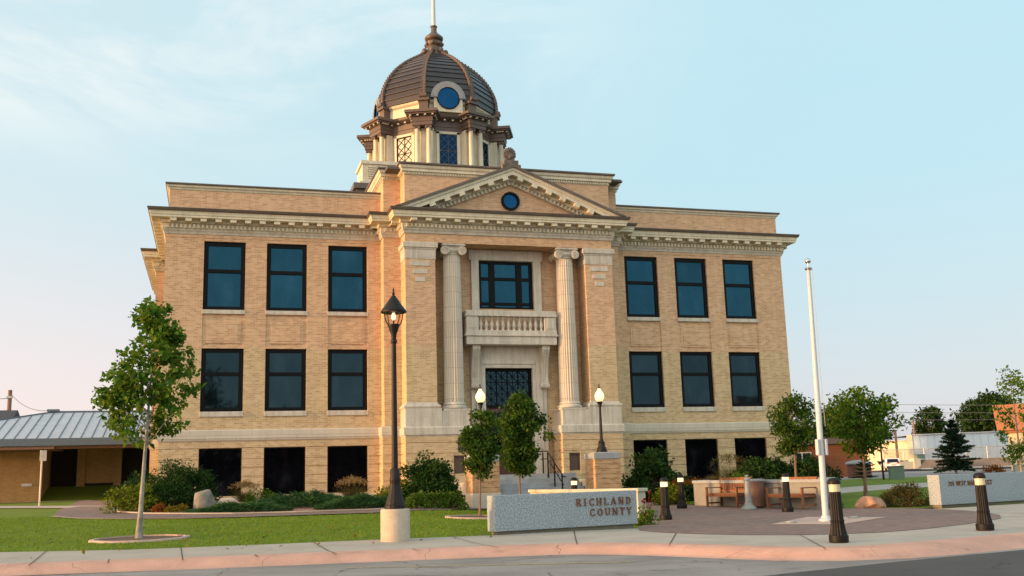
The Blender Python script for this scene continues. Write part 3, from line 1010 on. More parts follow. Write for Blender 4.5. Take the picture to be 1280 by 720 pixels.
# --- main cornice
def modillions(mb, path, z0, z1, y0, y1, w_, sp):
    for (x0, y0_), (x1, y1_) in zip(path[:-1], path[1:]):
        L = math.hypot(x1 - x0, y1_ - y0_)
        d = Vector(((x1 - x0) / L, (y1_ - y0_) / L, 0))
        nrm = Vector((d.y, -d.x, 0))
        k = int(max(1, round(L / sp)))
        for i in range(k):
            s_ = (i + .5) * L / k
            c = Vector((x0, y0_, 0)) + d * s_ + nrm * (y0 + y1) / 2
            mb.obox((c.x, c.y, (z0 + z1) / 2), d * w_ / 2, nrm * (y1 - y0) / 2, (0, 0, (z1 - z0) / 2))


co = MB()
PROF = [(0.0, 11.04, 1), (0.05, 11.05, 1), (0.07, 11.13, 1), (0.11, 11.19, 1), (0.11, 11.24, 0), (0.13, 11.26, 0), (0.13, 11.43, 0), (0.22, 11.46, 0), (0.22, 11.60, 0), (0.54, 11.605, 0), (0.545, 11.69, 0),
        (0.57, 11.70, 0), (0.585, 11.78, 0), (0.61, 11.83, 0), (0.63, 11.835, 2), (0.66, 11.86, 2), (0.69, 11.945, 2), (0.69, 11.965, 2), (0.0, 12.03, 2)]
sweep(co, FULL, PROF)
co.mi = 0
FR = FULL[4:16]
modillions(co, FULL[0:18], 11.27, 11.42, 0.12, 0.205, 0.085, 0.165)
modillions(co, FULL[0:18], 11.475, 11.603, 0.20, 0.50, 0.235, 0.585)
co.build('cornice', [CREAM, STONE, BRONZE], CH)

# frieze groove line above the upper windows
for a, b in ((-WX, -5.19), (5.19, WX)):
    gl_ = MB()
    gl_.box(a, b, -0.02, 0.0, 10.925, 11.05)
    gl_.build('frieze_course', BUFF, CH)

# --- pediment rake
pd = MB()
HX, Z0, ZT = 5.12, 11.99, 13.99


def rake(dz0, dz1, yf, mi):
    pd.mi = mi
    sl = (ZT - 11.93) / HX
    for s in (-1, 1):
        def xz(dz):
            return (ZT + dz - Z0) / sl
        xa, xb = min(HX, xz(dz0)), min(HX, xz(dz1))
        poly = [(s * xa, -PP + .01, max(Z0, ZT + dz0 - sl * xa)), (0, -PP + .01, ZT + dz0), (0, -PP + .01, ZT + dz1), (s * xb, -PP + .01, max(Z0, ZT + dz1 - sl * xb))]
        pd.extr(poly, (0, -(yf), 0))


rake(-0.10, 0.0, 0.70, 2)
rake(-0.22, -0.10, 0.62, 0)
rake(-0.40, -0.22, 0.57, 0)
rake(-0.56, -0.40, 0.24, 0)
rake(-0.72, -0.56, 0.14, 0)
pd.mi = 0
sl = (ZT - 11.93) / HX
dr = Vector((1, 0, -sl)).normalized()
up = Vector((sl, 0, 1)).normalized()
for s in (-1, 1):
    d_ = Vector((dr.x * s, 0, dr.z))
    u_ = Vector((up.x * s, 0, up.z))
    for i in range(6):
        x = 0.32 + i * 0.62
        if x > 3.7:
            break
        c = Vector((s * x, -PP - .40, ZT - .47 - sl * x))
        pd.obox(c, d_ * .12, (0, .17, 0), u_ * .065)
    for i in range(22):
        x = 0.10 + i * 0.165
        if x > 3.35:
            break
        c = Vector((s * x, -PP - .165, ZT - .645 - sl * x))
        pd.obox(c, d_ * .042, (0, .045, 0), u_ * .07)
pd.build('pediment', [CREAM, STONE, BRONZE], CH)
oc = MB()
oc.lathe([(0.30, 0), (0.30, 0.09), (0.40, 0.09), (0.40, 0)], n=40, caps=False)
for i, v in enumerate(oc.v):
    oc.v[i] = (v[0], -PP - .05 - v[2], 12.56 + v[1])
ocf = oc.build('round_window', FRAME, CH, smooth=30)
og = MB()
og.lathe([(0.305, 0), (0.305, 0.02)], n=36)
for i, v in enumerate(og.v):
    og.v[i] = (v[0], -PP - .055 - v[2], 12.56 + v[1])
og.build('pane', GLASSBLUE, ocf)

# acroterion: stepped block with a palmette
ac = MB()

ac.box(-.40, .40, -PP - .45, -PP + .1, 13.86, 14.06)
ac.box(-.31, .31, -PP - .40, -PP + .05, 14.06, 14.26)
fan = []
for i in range(0, 61):
    a = R_(-25 + 230 * i / 60)
    r = 0.29 + 0.045 * abs(math.sin(i * math.pi / 6))
    fan.append((0.82 * r * math.cos(a), -PP - .22, 14.56 + 1.0 * r * math.sin(a)))
fan = [(-.18, -PP - .22, 14.26), (.18, -PP - .22, 14.26)] + fan
ac.extr(fan, (0, .14, 0))
for k in range(7):
    a = R_(0 + 30 * k)
    ac.beam((0, -PP - .24, 14.42), (0.22 * math.cos(a), -PP - .25, 14.56 + .25 * math.sin(a)), .05, .07, up=(0, 1, 0))
ac.ball((0, -PP - .24, 14.45), (.08, .06, .09))
ac.build('acroterion', plain('weathered_stone', (0.13, 0.105, 0.09), 0.9, var=0.3, scale=6, bmp=0.5), CH)

# --- parapet copings
pc = MB()
for s in (-1, 1):
    P = [(-WX + .1, 24), (-WX + .1, 0.02), (-5.19, 0.02)]
    if s > 0:
        P = mir(P)
    sweep(pc, P, [(0.0, 12.86, 0), (0.03, 12.88, 0), (0.05, 12.95, 0), (0.10, 12.97, 0), (0.12, 13.04, 0), (0.14, 13.045, 1), (0.17, 13.07, 1), (0.17, 13.125, 1), (-0.35, 13.15, 1), (-0.35, 12.3, 1)])
sweep(pc, ATT, [(0.0, 13.50, 0), (0.03, 13.52, 0), (0.03, 13.61, 0), (0.12, 13.64, 0), (0.12, 13.74, 0), (0.17, 13.78, 0), (0.20, 13.88, 0), (0.22, 13.885, 1), (0.26, 13.92, 1), (0.26, 13.985, 1), (-0.08, 14.0, 1)])
pc.mi = 0
modillions(pc, ATT, 13.535, 13.605, 0.025, 0.085, 0.05, 0.11)
pc.build('parapet_coping', [CREAM, BRONZE], CH)

# --- windows
def window(w2, h, fr, top, bot, mid, glass, sill, name='window'):
    f = MB()
    f.box(-w2, -w2 + fr, .10, .19, 0, h)
    f.box(w2 - fr, w2, .10, .19, 0, h)
    f.box(-w2 + fr, w2 - fr, .10, .19, 0, bot)
    f.box(-w2 + fr, w2 - fr, .10, .19, h - top, h)
    gz = [(bot, h - top)]
    if mid:
        f.box(-w2 + fr, w2 - fr, .085, .19, mid, mid + .14)
        gz = [(bot, mid), (mid + .14, h - top)]
        # thin inner sash edge
        for a, b in gz:
            f.box(-w2 + fr, -w2 + fr + .025, .135, .18, a, b)
            f.box(w2 - fr - .025, w2 - fr, .135, .18, a, b)
    o = f.build(name, FRAME, CH)
    for a, b in gz:
        g = MB()
        g.box(-w2 + fr, w2 - fr, .15, .17, a, b)
        g.build('pane', glass, o)
    if sill:
        q = MB()
        q.box(-w2 - .015, w2 + .015, -.055, .12, -sill, 0.0)
        q.build('sill', STONE, o, bevel=.012)
    return o


wC = window(HW, ZC1 - ZC0, .15, .17, .15, 1.51, GLASSC, .165)
wB = window(HW, ZB1 - ZB0, .15, .15, .15, 1.40, GLASSB, .20)
wA = window(HW, ZA1 - ZA0, .05, .05, .05, None, GLASSA, 0.0)
first = {0: True, 1: True, 2: True}
for s in (-1, 1):
    for c in WC:
        for k, (pr, z) in enumerate(((wC, ZC0), (wB, ZB0), (wA, ZA0))):
            if first[k]:
                pr.location = (s * c, 0, z)
                first[k] = False
            else:
                copy_tree(pr, (s * c, 0, z))
for s, rz in ((-1, -math.pi / 2), (1, math.pi / 2)):
    for (xx, ya, yb) in ((WX, 24, 16.2), (14.4, 16.2, 7.5), (WX, 7.5, 0)):
        L = ya - yb
        for i in range(3):
            y = yb + L * (i + .5) / 3
            copy_tree(wC, (s * xx, y, ZC0), rz)
            copy_tree(wB, (s * xx, y, ZB0), rz)

# small basement windows beside the stair
for s in (-1, 1):
    f = MB()
    x = 2.40 * s
    yb_ = -PP - .09
    f.box(x - .24, x - .19, yb_ + .06, yb_ + .14, 1.40, 2.10)
    f.box(x + .19, x + .24, yb_ + .06, yb_ + .14, 1.40, 2.10)
    f.box(x - .19, x + .19, yb_ + .06, yb_ + .14, 1.40, 1.45)
    f.box(x - .19, x + .19, yb_ + .06, yb_ + .14, 2.05, 2.10)
    o = f.build('basement_window', BROWNPAINT, CH)
    g = MB()
    g.box(x - .19, x + .19, yb_ + .11, yb_ + .13, 1.45, 2.05)
    g.build('pane', plain('brown_blind', (0.10, 0.06, 0.04), 0.6, bmp=0), o)
pq = MB()
pq.box(-2.47, -1.985, -PP - .135, -PP - .11, 2.24, 2.80)
pq.build('plaque', PLAQUE, CH, bevel=.01)

# --- columns
def column(x):
    yc = -1.235
    prof = []
    for i in range(15):
        t = i / 14
        r = 0.405 - 0.055 * t ** 1.7
        prof.append((r, 4.20 + t * (10.28 - 4.20)))
    sh = MB()
    sh.lathe(prof, (0, 0, 0), n=96, flute=24, fd=0.11)
    o = sh.build('column', ASHLAR, CH, loc=(x, yc, 0))
    for f_ in o.data.polygons:
        f_.use_smooth = False
    b = MB()
    b.box(-.54, .54, -.52, .52, 3.86, 3.94)
    b.lathe([(.46, 3.94), (.52, 3.96), (.535, 4.0), (.52, 4.04), (.46, 4.06), (.44, 4.09), (.45, 4.11), (.47, 4.13), (.45, 4.17), (.42, 4.19), (.41, 4.21)], n=40)
    b.build('column_base', STONE, o, smooth=50)
    c = MB()
    c.lathe([(.355, 10.22), (.38, 10.25), (.36, 10.28), (.37, 10.30), (.43, 10.36), (.45, 10.42), (.42, 10.46)], n=36)
    c.box(-.40, .40, -.36, .36, 10.42, 10.60)
    c.box(-.49, .49, -.44, .44, 10.60, 10.66)
    c.box(-.45, .45, -.41, .41, 10.655, 10.69)
    for sx in (-1, 1):
        for yy in (-.42, .36):
            c.tube([(sx * .36, yy, 10.40), (sx * .36, yy + .06, 10.40)], .185, 24)
        c.tube([(sx * .36, -.40, 10.40), (sx * .36, -.2, 10.40), (sx * .36, 0, 10.40), (sx * .36, .2, 10.40), (sx * .36, .38, 10.40)], [.175, .14, .12, .14, .175], 20)
        # spiral of the volute
        sp = []
        for i in range(40):
            a = i / 39 * 2 * math.pi * 2.2
            r = .165 - .135 * i / 39
            sp.append((sx * .36 + sx * r * math.sin(a), -.43, 10.40 + r * math.cos(a)))
        c.tube(sp, .016, 6)
        c.ball((sx * .36, -.43, 10.40), .03, 8)
    c.build('capital', STONE, o, smooth=40)
    return o


c0 = column(-2.455)
copy_tree(c0, (2.455, -1.235, 0))

# --- door case, balcony, upper window
dc = MB()
def frame_rect(mb, xo, xi, zo, zi, z0, yf, yb):
    mb.box(-xo, -xi, yf, yb, z0, zo)
    mb.box(xi, xo, yf, yb, z0, zo)
    mb.box(-xi, xi, yf, yb, zi, zo)
frame_rect(dc, 1.62, 1.42, 6.54, 6.0, 1.2, -0.80, -0.40)
frame_rect(dc, 1.42, 1.16, 6.0, 5.82, 1.2, -0.86, -0.40)
frame_rect(dc, 1.16, 1.02, 5.82, 5.66, 1.2, -0.82, -0.35)
dc.box(-1.42, 1.42, -.82, -.42, 5.99, 6.55)
dc.build('door_surround', STONE, CH, bevel=.012)
dr_ = MB()
dr_.box(-1.02, 1.02, -.50, -.44, 1.2, 4.02)
for x in (-.76, -.26, .26, .76):
    pass
door = dr_.build('door', MAROON, CH)
ds = MB()
for a, b in ((-1.0, -.88), (-.10, -.01), (.01, .10), (.88, 1.0)):
    ds.box(a, b, -.525, -.50, 1.22, 4.0)
for a, b in ((-.88, -.10), (.10, .88)):
    for z0, z1 in ((1.22, 1.5), (2.1, 2.22), (3.86, 4.0)):
        ds.box(a, b, -.522, -.50, z0, z1)
ds.build('door_leaf', MAROON, door)
dg = MB()
for a, b in ((-.88, -.10), (.10, .88)):
    dg.box(a, b, -.512, -.503, 2.22, 3.86)
dg.build('pane', GLASSA, door)
nt_ = MB()
nt_.box(.20, .36, -.53, -.513, 2.38, 2.52)
nt_.box(.20, .25, -.53, -.513, 2.52, 2.60)
nt_.build('notice', PAPER, door)
hd = MB()
for s in (-1, 1):
    hd.tube([(s * .07, -.53, 2.05), (s * .07, -.58, 2.08), (s * .07, -.58, 2.45), (s * .07, -.53, 2.48)], .014, 8)
hd.build('handle', STEEL, door)
tr = MB()
tr.box(-1.02, 1.02, -.56, -.46, 4.02, 4.14)
tr.box(-1.02, -.94, -.56, -.46, 4.14, 5.66)
tr.box(.94, 1.02, -.56, -.46, 4.14, 5.66)
tr.box(-.94, .94, -.56, -.46, 5.56, 5.66)
NX, NZ = 4, 3
for i in range(NX + 1):
    x = -.94 + 1.88 * i / NX
    tr.box(x - .016, x + .016, -.545, -.52, 4.14, 5.56)
for j in range(NZ + 1):
    z = 4.14 + 1.42 * j / NZ
    tr.box(-.94, .94, -.543, -.522, z - .016, z + .016)
for i in range(NX):
    for j in range(NZ):
        xa, xb = -.94 + 1.88 * i / NX, -.94 + 1.88 * (i + 1) / NX
        za, zb = 4.14 + 1.42 * j / NZ, 4.14 + 1.42 * (j + 1) / NZ
        tr.beam((xa, -.532, za), (xb, -.532, zb), .018, .024, up=(0, 1, 0))
        tr.beam((xa, -.530, zb), (xb, -.530, za), .018, .024, up=(0, 1, 0))
        xm, zm = (xa + xb) / 2, (za + zb) / 2
        tr.beam((xm, -.534, za), (xm, -.534, zb), .016, .018, up=(0, 1, 0))
        tr.beam((xa, -.528, zm), (xb, -.528, zm), .016, .018, up=(0, 1, 0))
trn = tr.build('transom_grille', FRAME, CH)
tg = MB()
tg.box(-.94, .94, -.49, -.47, 4.14, 5.56)
tg.build('pane', GLASSB, trn)

bal = MB()
bal.box(-1.93, 1.93, -1.45, -.60, 6.56, 6.90)
bal.box(-1.99, 1.99, -1.51, -.60, 6.90, 6.97)
bal.box(-1.95, 1.95, -1.47, -.60, 6.97, 7.14)
bal.box(-1.97, 1.97, -1.50, -1.18, 7.72, 7.80)
bal.box(-1.94, 1.94, -1.47, -1.21, 7.80, 7.97)
for s in (-1, 1):
    xa, xb = sorted((s * 1.93, s * 1.42))
    bal.box(xa, xb, -1.45, -1.19, 7.14, 7.72)
    bal.box(xa + .10, xb - .10, -1.47, -1.44, 7.22, 7.64)
    xa, xb = sorted((s * 1.93, s * 1.68))
    bal.box(xa, xb, -1.19, -.60, 7.72, 7.97)
    bal.box(xa + .04, xb - .04, -.9, -.66, 7.14, 7.72)
balcony = bal.build('balcony', STONE, CH, bevel=.012)
bp_ = MB()
bp_.lathe([(.075, 0), (.075, .04), (.05, .06), (.045, .09), (.07, .16), (.085, .22), (.07, .30), (.045, .40), (.04, .46), (.06, .49), (.07, .52), (.075, .58)], n=14)
b0 = bp_.build('baluster', STONE, balcony, smooth=40, loc=(-1.30, -1.32, 7.14))
for i in range(1, 12):
    copy_tree(b0, (-1.30 + 2.60 * i / 11, -1.32, 7.14))
for s in (-1, 1):
    br_ = MB()
    pr_ = [(-.60, 6.56), (-1.30, 6.56), (-1.32, 6.40), (-1.22, 6.20), (-1.10, 5.95), (-1.02, 5.6), (-.98, 5.25), (-1.02, 5.05), (-1.06, 4.95), (-1.02, 4.82), (-.92, 4.78), (-.84, 4.84), (-.78, 4.78), (-.72, 4.60), (-.60, 4.55)]
    xa, xb = sorted((s * 1.33, s * 1.65))
    br_.extr([(xa, y, z) for y, z in pr_], (xb - xa, 0, 0))
    for dx in (.06, .16, .26):
        br_.tube([(xa + dx, y - .006, z) for y, z in pr_[2:10]], .028, 6)
    br_.tube([(xa - .03, -.98, 4.90), (xb + .03, -.98, 4.90)], .095, 16)
    br_.build('scroll_bracket', STONE, CH)

us = MB()
frame_rect(us, 1.53, 1.20, 10.60, 10.21, 7.14, -0.85, -0.52)
us.box(-1.62, 1.62, -.83, -.52, 10.20, 10.66)
us.build('window_surround', STONE, CH, bevel=.012)
uf = MB()
frame_rect(uf, 1.20, 1.06, 10.21, 10.09, 8.17, -0.66, -0.53)
uf.box(-1.06, 1.06, -.66, -.53, 8.17, 8.24)
for s in (-1, 1):
    xa, xb = sorted((s * .72, s * .47))
    uf.box(xa, xb, -.66, -.53, 8.24, 10.09)
uf.box(-1.06, 1.06, -.65, -.53, 9.38, 9.51)
uf.box(-1.06, 1.06, -.65, -.53, 8.32, 8.44)
upw = uf.build('balcony_window', FRAME, CH)
ug = MB()
ug.box(-1.06, 1.06, -.60, -.57, 8.24, 10.09)
ug.build('pane', GLASSC, upw)

# --- stair and landing
sr = MB()
Zt = 1.30
sr.box(-1.90, 1.90, -3.2, -.40, 0.0, Zt)
NR = 7
for i in range(1, NR):
    sr.box(-1.86, 1.86, -3.2 - i * .33, -3.2 - (i - 1) * .33, 0.0, Zt - i * (Zt - .12) / NR)
sr.build('stair', plain('bluish_stair_stone', (0.30, 0.31, 0.32), 0.9, var=0.2, scale=2.5, bmp=0.3, fine=(50, 0.15)), CH, bevel=.012)
for s in (-1, 1):
    ck = MB()
    xa, xb = sorted((s * 1.90, s * 2.75))
    ck.box(xa, xb, -4.4, -PP - .12, 0.0, 1.05)
    ck.build('stair_cheek', CONCPALE, CH, bevel=.015)

# --- drum and dome
YC = 12.6


def pol(az, r, z=0.0):
    a = R_(az)
    return Vector((r * math.sin(a), YC - r * math.cos(a), z))


def octa(ap):
    R = ap / math.cos(math.pi / 8)
    return [tuple(pol(-157.5 - 22.5 + 22.5 - 45 * -k, R)[:2]) for k in range(8)]


def octring(mb, prof):
    for j in range(len(prof) - 1):
        (a0, z0, mi), (a1, z1) = prof[j], prof[j + 1][:2]
        mb.mi = mi
        A = [pol(22.5 + 45 * k, a0 / math.cos(math.pi / 8), z0) for k in range(8)]
        B = [pol(22.5 + 45 * k, a1 / math.cos(math.pi / 8), z1) for k in range(8)]
        mb.add(A + B, [(k, (k + 1) % 8, 8 + (k + 1) % 8, 8 + k) for k in range(8)])


dm = MB()
octring(dm, [(3.6, 14.2, 0), (3.6, 15.9, 0), (3.05, 16.0, 0), (3.05, 19.56, 0)])
drum = dm.build('drum', [CREAM], CH)
pl = MB()
octring(pl, [(4.5, 12.3, 0), (4.5, 15.4, 0), (3.6, 15.6, 0)])
pl.build('drum_base', BRONZE, CH)
en = MB()
en.mi = 0
octring(en, [(3.05, 19.50, 0), (3.14, 19.52, 0), (3.14, 19.72, 0), (3.17, 19.74, 0), (3.17, 20.04, 0), (3.24, 20.08, 0), (3.40, 20.14, 0), (3.48, 20.2, 0), (3.52, 20.33, 0), (3.0, 20.42, 0)])
for k in range(8):
    az = 22.5 + 45 * k
    n_ = pol(az, 1) - pol(az, 0)
    t_ = Vector((n_.y, -n_.x, 0))
    def ob(r0, r1, tw, z0, z1):
        c = pol(az, (r0 + r1) / 2, (z0 + z1) / 2)
        en.obox(c, t_ * tw, n_ * (r1 - r0) / 2, (0, 0, (z1 - z0) / 2))
    ob(3.0, 3.96, .54, 19.60, 19.80)
    ob(3.0, 3.99, .57, 19.80, 20.06)
    ob(3.0, 4.06, .63, 20.06, 20.13)
    ob(3.0, 4.24, .80, 20.13, 20.21)
    ob(3.0, 4.33, .88, 20.21, 20.36)
    # feet of the dome ribs
    ob(3.1, 3.62, .30, 20.36, 20.58)
    ob(3.1, 3.55, .24, 20.58, 21.10)
    ob(3.1, 3.66, .31, 21.10, 21.24)
mo = en
mo.mi = 1
for k in range(8):
    az = 22.5 + 45 * k
    n_ = pol(az, 1) - pol(az, 0)
    t_ = Vector((n_.y, -n_.x, 0))
    for q in (-.6, -.2, .2, .6):
        mo.obox(pol(az, 4.13, 20.095) + t_ * q, t_ * .05, n_ * .06, (0, 0, .034))
    for sd in (-1, 1):
        for q in (-.1, .3, .7):
            mo.obox(pol(az, 3.75, 20.095) + t_ * .68 * sd + n_ * (q * .35 - .1), t_ * .05, n_ * .05, (0, 0, .034))
    n0 = pol(az + 22.5, 1) - pol(az + 22.5, 0)
    t0 = Vector((n0.y, -n0.x, 0))
    for q in (-.66, -.22, .22, .66):
        mo.obox(pol(az + 22.5, 3.31, 20.075) + t0 * q, t0 * .05, n0 * .07, (0, 0, .034))
en.build('entablature', [BROWNPAINT, CREAM], drum)
cp0 = None
for k in range(8):
    az = 22.5 + 45 * k
    n_ = pol(az, 1) - pol(az, 0)
    t_ = Vector((n_.y, -n_.x, 0))
    pp = MB()
    pp.obox(pol(az, 3.25, 17.7), t_ * .50, n_ * .28, (0, 0, 1.85))
    pp.build('pilaster', CREAM, drum)
    for q in (-.31, .31):
        c = pol(az, 3.74) + t_ * q
        if cp0 is None:
            cb = MB()
            cb.lathe([(.17, 15.9), (.17, 16.05), (.145, 16.1), (.14, 16.2), (.135, 18.0), (.122, 19.40), (.14, 19.43), (.125, 19.46)], n=20)
            cp0 = cb.build('drum_column', CREAM, drum, smooth=40, loc=(c.x, c.y, 0))
            cc_ = MB()
            cc_.box(-.17, .17, -.17, .17, 19.54, 19.60)
            for sx in (-1, 1):
                cc_.tube([(sx * .12, -.17, 19.49), (sx * .12, .17, 19.49)], .065, 12)
            cc_.box(-.13, .13, -.13, .13, 19.46, 19.55)
            cc_.build('column_capital', BROWNPAINT, cp0)
            cp0.rotation_euler = (0, 0, R_(az))
        else:
            copy_tree(cp0, (c.x, c.y, 0), R_(az))
# drum windows
wv = MB()
wv.box(-.64, -.49, -.10, .02, 16.3, 19.48)
wv.box(.49, .64, -.10, .02, 16.3, 19.48)
wv.box(-.64, .64, -.10, .02, 19.36, 19.50)
dw0 = None
for k in range(8):
    az = 45 * k
    c = pol(az, 3.05)
    o = MB()
    o.v, o.f, o.m = list(wv.v), list(wv.f), list(wv.m)
    W = o.build('drum_window', CREAM, drum, loc=(c.x, c.y, 0))
    W.rotation_euler = (0, 0, R_(az))
    L_ = MB()
    L_.box(-.49, -.45, -.06, -.01, 16.4, 19.36)
    L_.box(.45, .49, -.06, -.01, 16.4, 19.36)
    L_.box(-.45, .45, -.06, -.01, 19.31, 19.36)
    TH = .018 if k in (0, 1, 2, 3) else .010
    L_.box(-TH, TH, -.055, -.02, 16.4, 19.31)
    for j in range(5):
        za, zb = 19.31 - .88 * j, 19.31 - .88 * (j + 1)
        if zb < 16.3:
            break
        L_.box(-.45, .45, -.054, -.024, zb - .018, zb + .018)
        for xa, xb in ((-.45, 0), (0, .45)):
            zm = (za + zb) / 2
            for z1, z2 in ((za, zm), (zm, zb)):
                L_.beam((xa, -.04, z1), (xb, -.04, z2), .03, TH * 1.6, up=(0, 1, 0))
                L_.beam((xa, -.038, z2), (xb, -.038, z1), .03, TH * 1.6, up=(0, 1, 0))
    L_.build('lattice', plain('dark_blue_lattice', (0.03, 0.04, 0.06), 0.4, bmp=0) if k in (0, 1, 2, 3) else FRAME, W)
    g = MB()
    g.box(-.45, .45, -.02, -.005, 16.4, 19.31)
    g.build('pane', GLASSNAVY if k in (0, 1, 2, 3) else plain('sunlit_tone_pane', (0.60, 0.54, 0.42), 0.5, bmp=0), W)  # sun-side panes get their sunlit look from a pale colour
at_ = MB()
octring(at_, [(3.05, 20.36, 0), (3.05, 20.45, 0), (3.0, 20.5, 0), (3.0, 21.05, 0), (3.06, 21.08, 0), (3.13, 21.14, 0), (3.16, 21.24, 0), (3.0, 21.30, 0)])
at_.build('drum_attic', CREAM, drum)

PRO = [(3.24, 21.26), (3.26, 21.6), (3.24, 21.95), (3.17, 22.3), (3.04, 22.65), (2.87, 23.0), (2.67, 23.32), (2.43, 23.63), (2.16, 23.92), (1.86, 24.2), (1.53, 24.46), (1.18, 24.70), (0.85, 24.92), (0.62, 25.08)]
DF = 0.985
sh = MB()
for j in range(len(PRO) - 1):
    (r0, z0), (r1, z1) = PRO[j], PRO[j + 1]
    octring(sh, [((r0 + .05) * DF, z0 - .02, 0), ((r0 + .05) * DF, z0 + .012, 0), (r1 * DF, z1, 0)])
octring(sh, [(3.0, 21.2, 0), (3.05, 21.25, 0)])
dome = sh.build('dome', DOMETILE, CH)
rb0 = None
for k in range(8):
    az = 22.5 + 45 * k
    rb = MB()
    n_ = pol(az, 1) - pol(az, 0)
    t_ = Vector((n_.y, -n_.x, 0))
    prev = None
    for j, (r, z) in enumerate(PRO):
        wd = .145 - .075 * j / (len(PRO) - 1)
        c = pol(az, r * DF / math.cos(math.pi / 8) - .01, z)
        q = [c - t_ * wd, c + t_ * wd]
        o_ = [c - t_ * wd + n_ * .10 + Vector((0, 0, .06 * (z - 21) / 4)), c + t_ * wd + n_ * .10 + Vector((0, 0, .06 * (z - 21) / 4))]
        cur = q + o_
        if prev:
            rb.add(prev + cur, [(2, 3, 7, 6), (0, 2, 6, 4), (3, 1, 5, 7)])
            mid = (prev[2] + prev[3] + cur[2] + cur[3]) / 4
            for sd in (-1, 1):
                for tt in (.25, .75):
                    pp_ = (prev[2] * (1 - tt) + cur[2] * tt) if sd < 0 else (prev[3] * (1 - tt) + cur[3] * tt)
                    rb.obox(pp_ - t_ * sd * .03, t_ * .022, n_ * .035, (0, 0, .045))
        prev = cur
    # scroll at the foot
    rb.tube([pol(az, 3.62, 21.36) - t_ * .2, pol(az, 3.62, 21.36) + t_ * .2], .12, 12)
    rb.build('rib', BROWNPAINT, dome)
for az in (0, 90, 180, -90):
    h_ = MB()
    n_ = pol(az, 1) - pol(az, 0)
    t_ = Vector((n_.y, -n_.x, 0))
    cz = 21.42

    def arc(r0, r1, y0, y1, mi):
        h_.mi = mi
        N = 20
        V, F = [], []
        for i in range(N + 1):
            a = math.pi * i / N
            for r, y in ((r0, y0), (r1, y0), (r1, y1), (r0, y1)):
                V.append(pol(az, y) + t_ * (r * math.cos(a)) + Vector((0, 0, cz - .1 + r * math.sin(a))))
        for i in range(N):
            for q in range(4):
                F.append((i * 4 + q, i * 4 + (q + 1) % 4, (i + 1) * 4 + (q + 1) % 4, (i + 1) * 4 + q))
        F += [(0, 1, 2, 3), (N * 4, N * 4 + 3, N * 4 + 2, N * 4 + 1)]
        h_.add(V, F)
    arc(.60, .80, 3.42, 1.8, 0)
    arc(.78, .95, 3.36, 1.8, 0)
    hood = h_.build('dormer', plain('grey_hood_metal', (0.26, 0.25, 0.25), 0.5, bmp=0.05), dome, smooth=35)
    b_ = MB()
    b_.obox(pol(az, 2.66, cz - .45), t_ * .78, n_ * .66, (0, 0, .42))
    b_.build('dormer_panel', CREAM, hood)
    d_ = MB()
    V = []
    for y in (3.26, 3.35):
        for i in range(32):
            a = 2 * math.pi * i / 32
            V.append(pol(az, y) + t_ * (.585 * math.cos(a)) + Vector((0, 0, cz - .1 + .585 * math.sin(a))))
    d_.add(V, [tuple(range(32)), tuple(range(32, 64))] + [(i, (i + 1) % 32, 32 + (i + 1) % 32, 32 + i) for i in range(32)])
    d_.build('pane', GLASSBLUE, hood)
    d2 = MB()
    pts = [pol(az, 3.36) + t_ * (.60 * math.cos(2 * math.pi * i / 32)) + Vector((0, 0, cz - .1 + .60 * math.sin(2 * math.pi * i / 32))) for i in range(33)]
    d2.tube(pts, .035, 8, caps=False)
    d2.build('round_frame', FRAME, hood)
fi = MB()
fi.lathe([(.70, 25.0), (.66, 25.12), (.50, 25.3), (.42, 25.5), (.40, 25.62), (.46, 25.72), (.50, 25.80), (.50, 25.92), (.42, 25.98), (.38, 26.0), (.47, 26.06), (.52, 26.10), (.54, 26.2), (.52, 26.26), (.40, 26.36), (.24, 26.5), (.17, 26.62), (.16, 26.86), (.20, 26.90), (.20, 26.96), (.10, 26.98)], (0, YC, 0), n=24)
for k in range(8):
    c = pol(22.5 + 45 * k, .66, 25.26)
    fi.ball(c, (.17, .17, .20), 10)
    c2 = pol(22.5 + 45 * k, .47, 25.80)
    fi.ball(c2, (.11, .11, .12), 8)
fi.build('finial', BROWNPAINT, dome, smooth=40)
fp = MB()
fp.tube([(0, YC, 26.9), (0, YC, 30.0), (0, YC, 34)], [.115, .10, .07], 14)
fp.build('roof_flagpole', WHITEPOLE, dome, smooth=60)
# louvred penthouse on the left roof
vb = MB()
vb.mi = 0
vb.box(-4.85, -2.9, 7.6, 9.4, 15.9, 16.95)
vb.mi = 1
vb.box(-5.05, -2.7, 7.4, 9.6, 12.3, 15.2)
vb.box(-5.2, -2.6, 7.25, 9.75, 15.2, 15.42)
vb.box(-5.35, -2.5, 7.1, 9.9, 15.42, 15.7)
vb.mi = 0
vb.box(-5.0, -2.8, 7.45, 9.55, 15.7, 15.9)
vb.box(-4.93, -2.82, 7.52, 9.48, 16.83, 17.0)
for j in range(6):
    vb.obox((-3.87, 7.58, 16.1 + .11 * j), (.72, 0, 0), (0, .03, -.02), (0, .005, .012))
vb.build('roof_vent', [CREAM, BRONZE], CH)

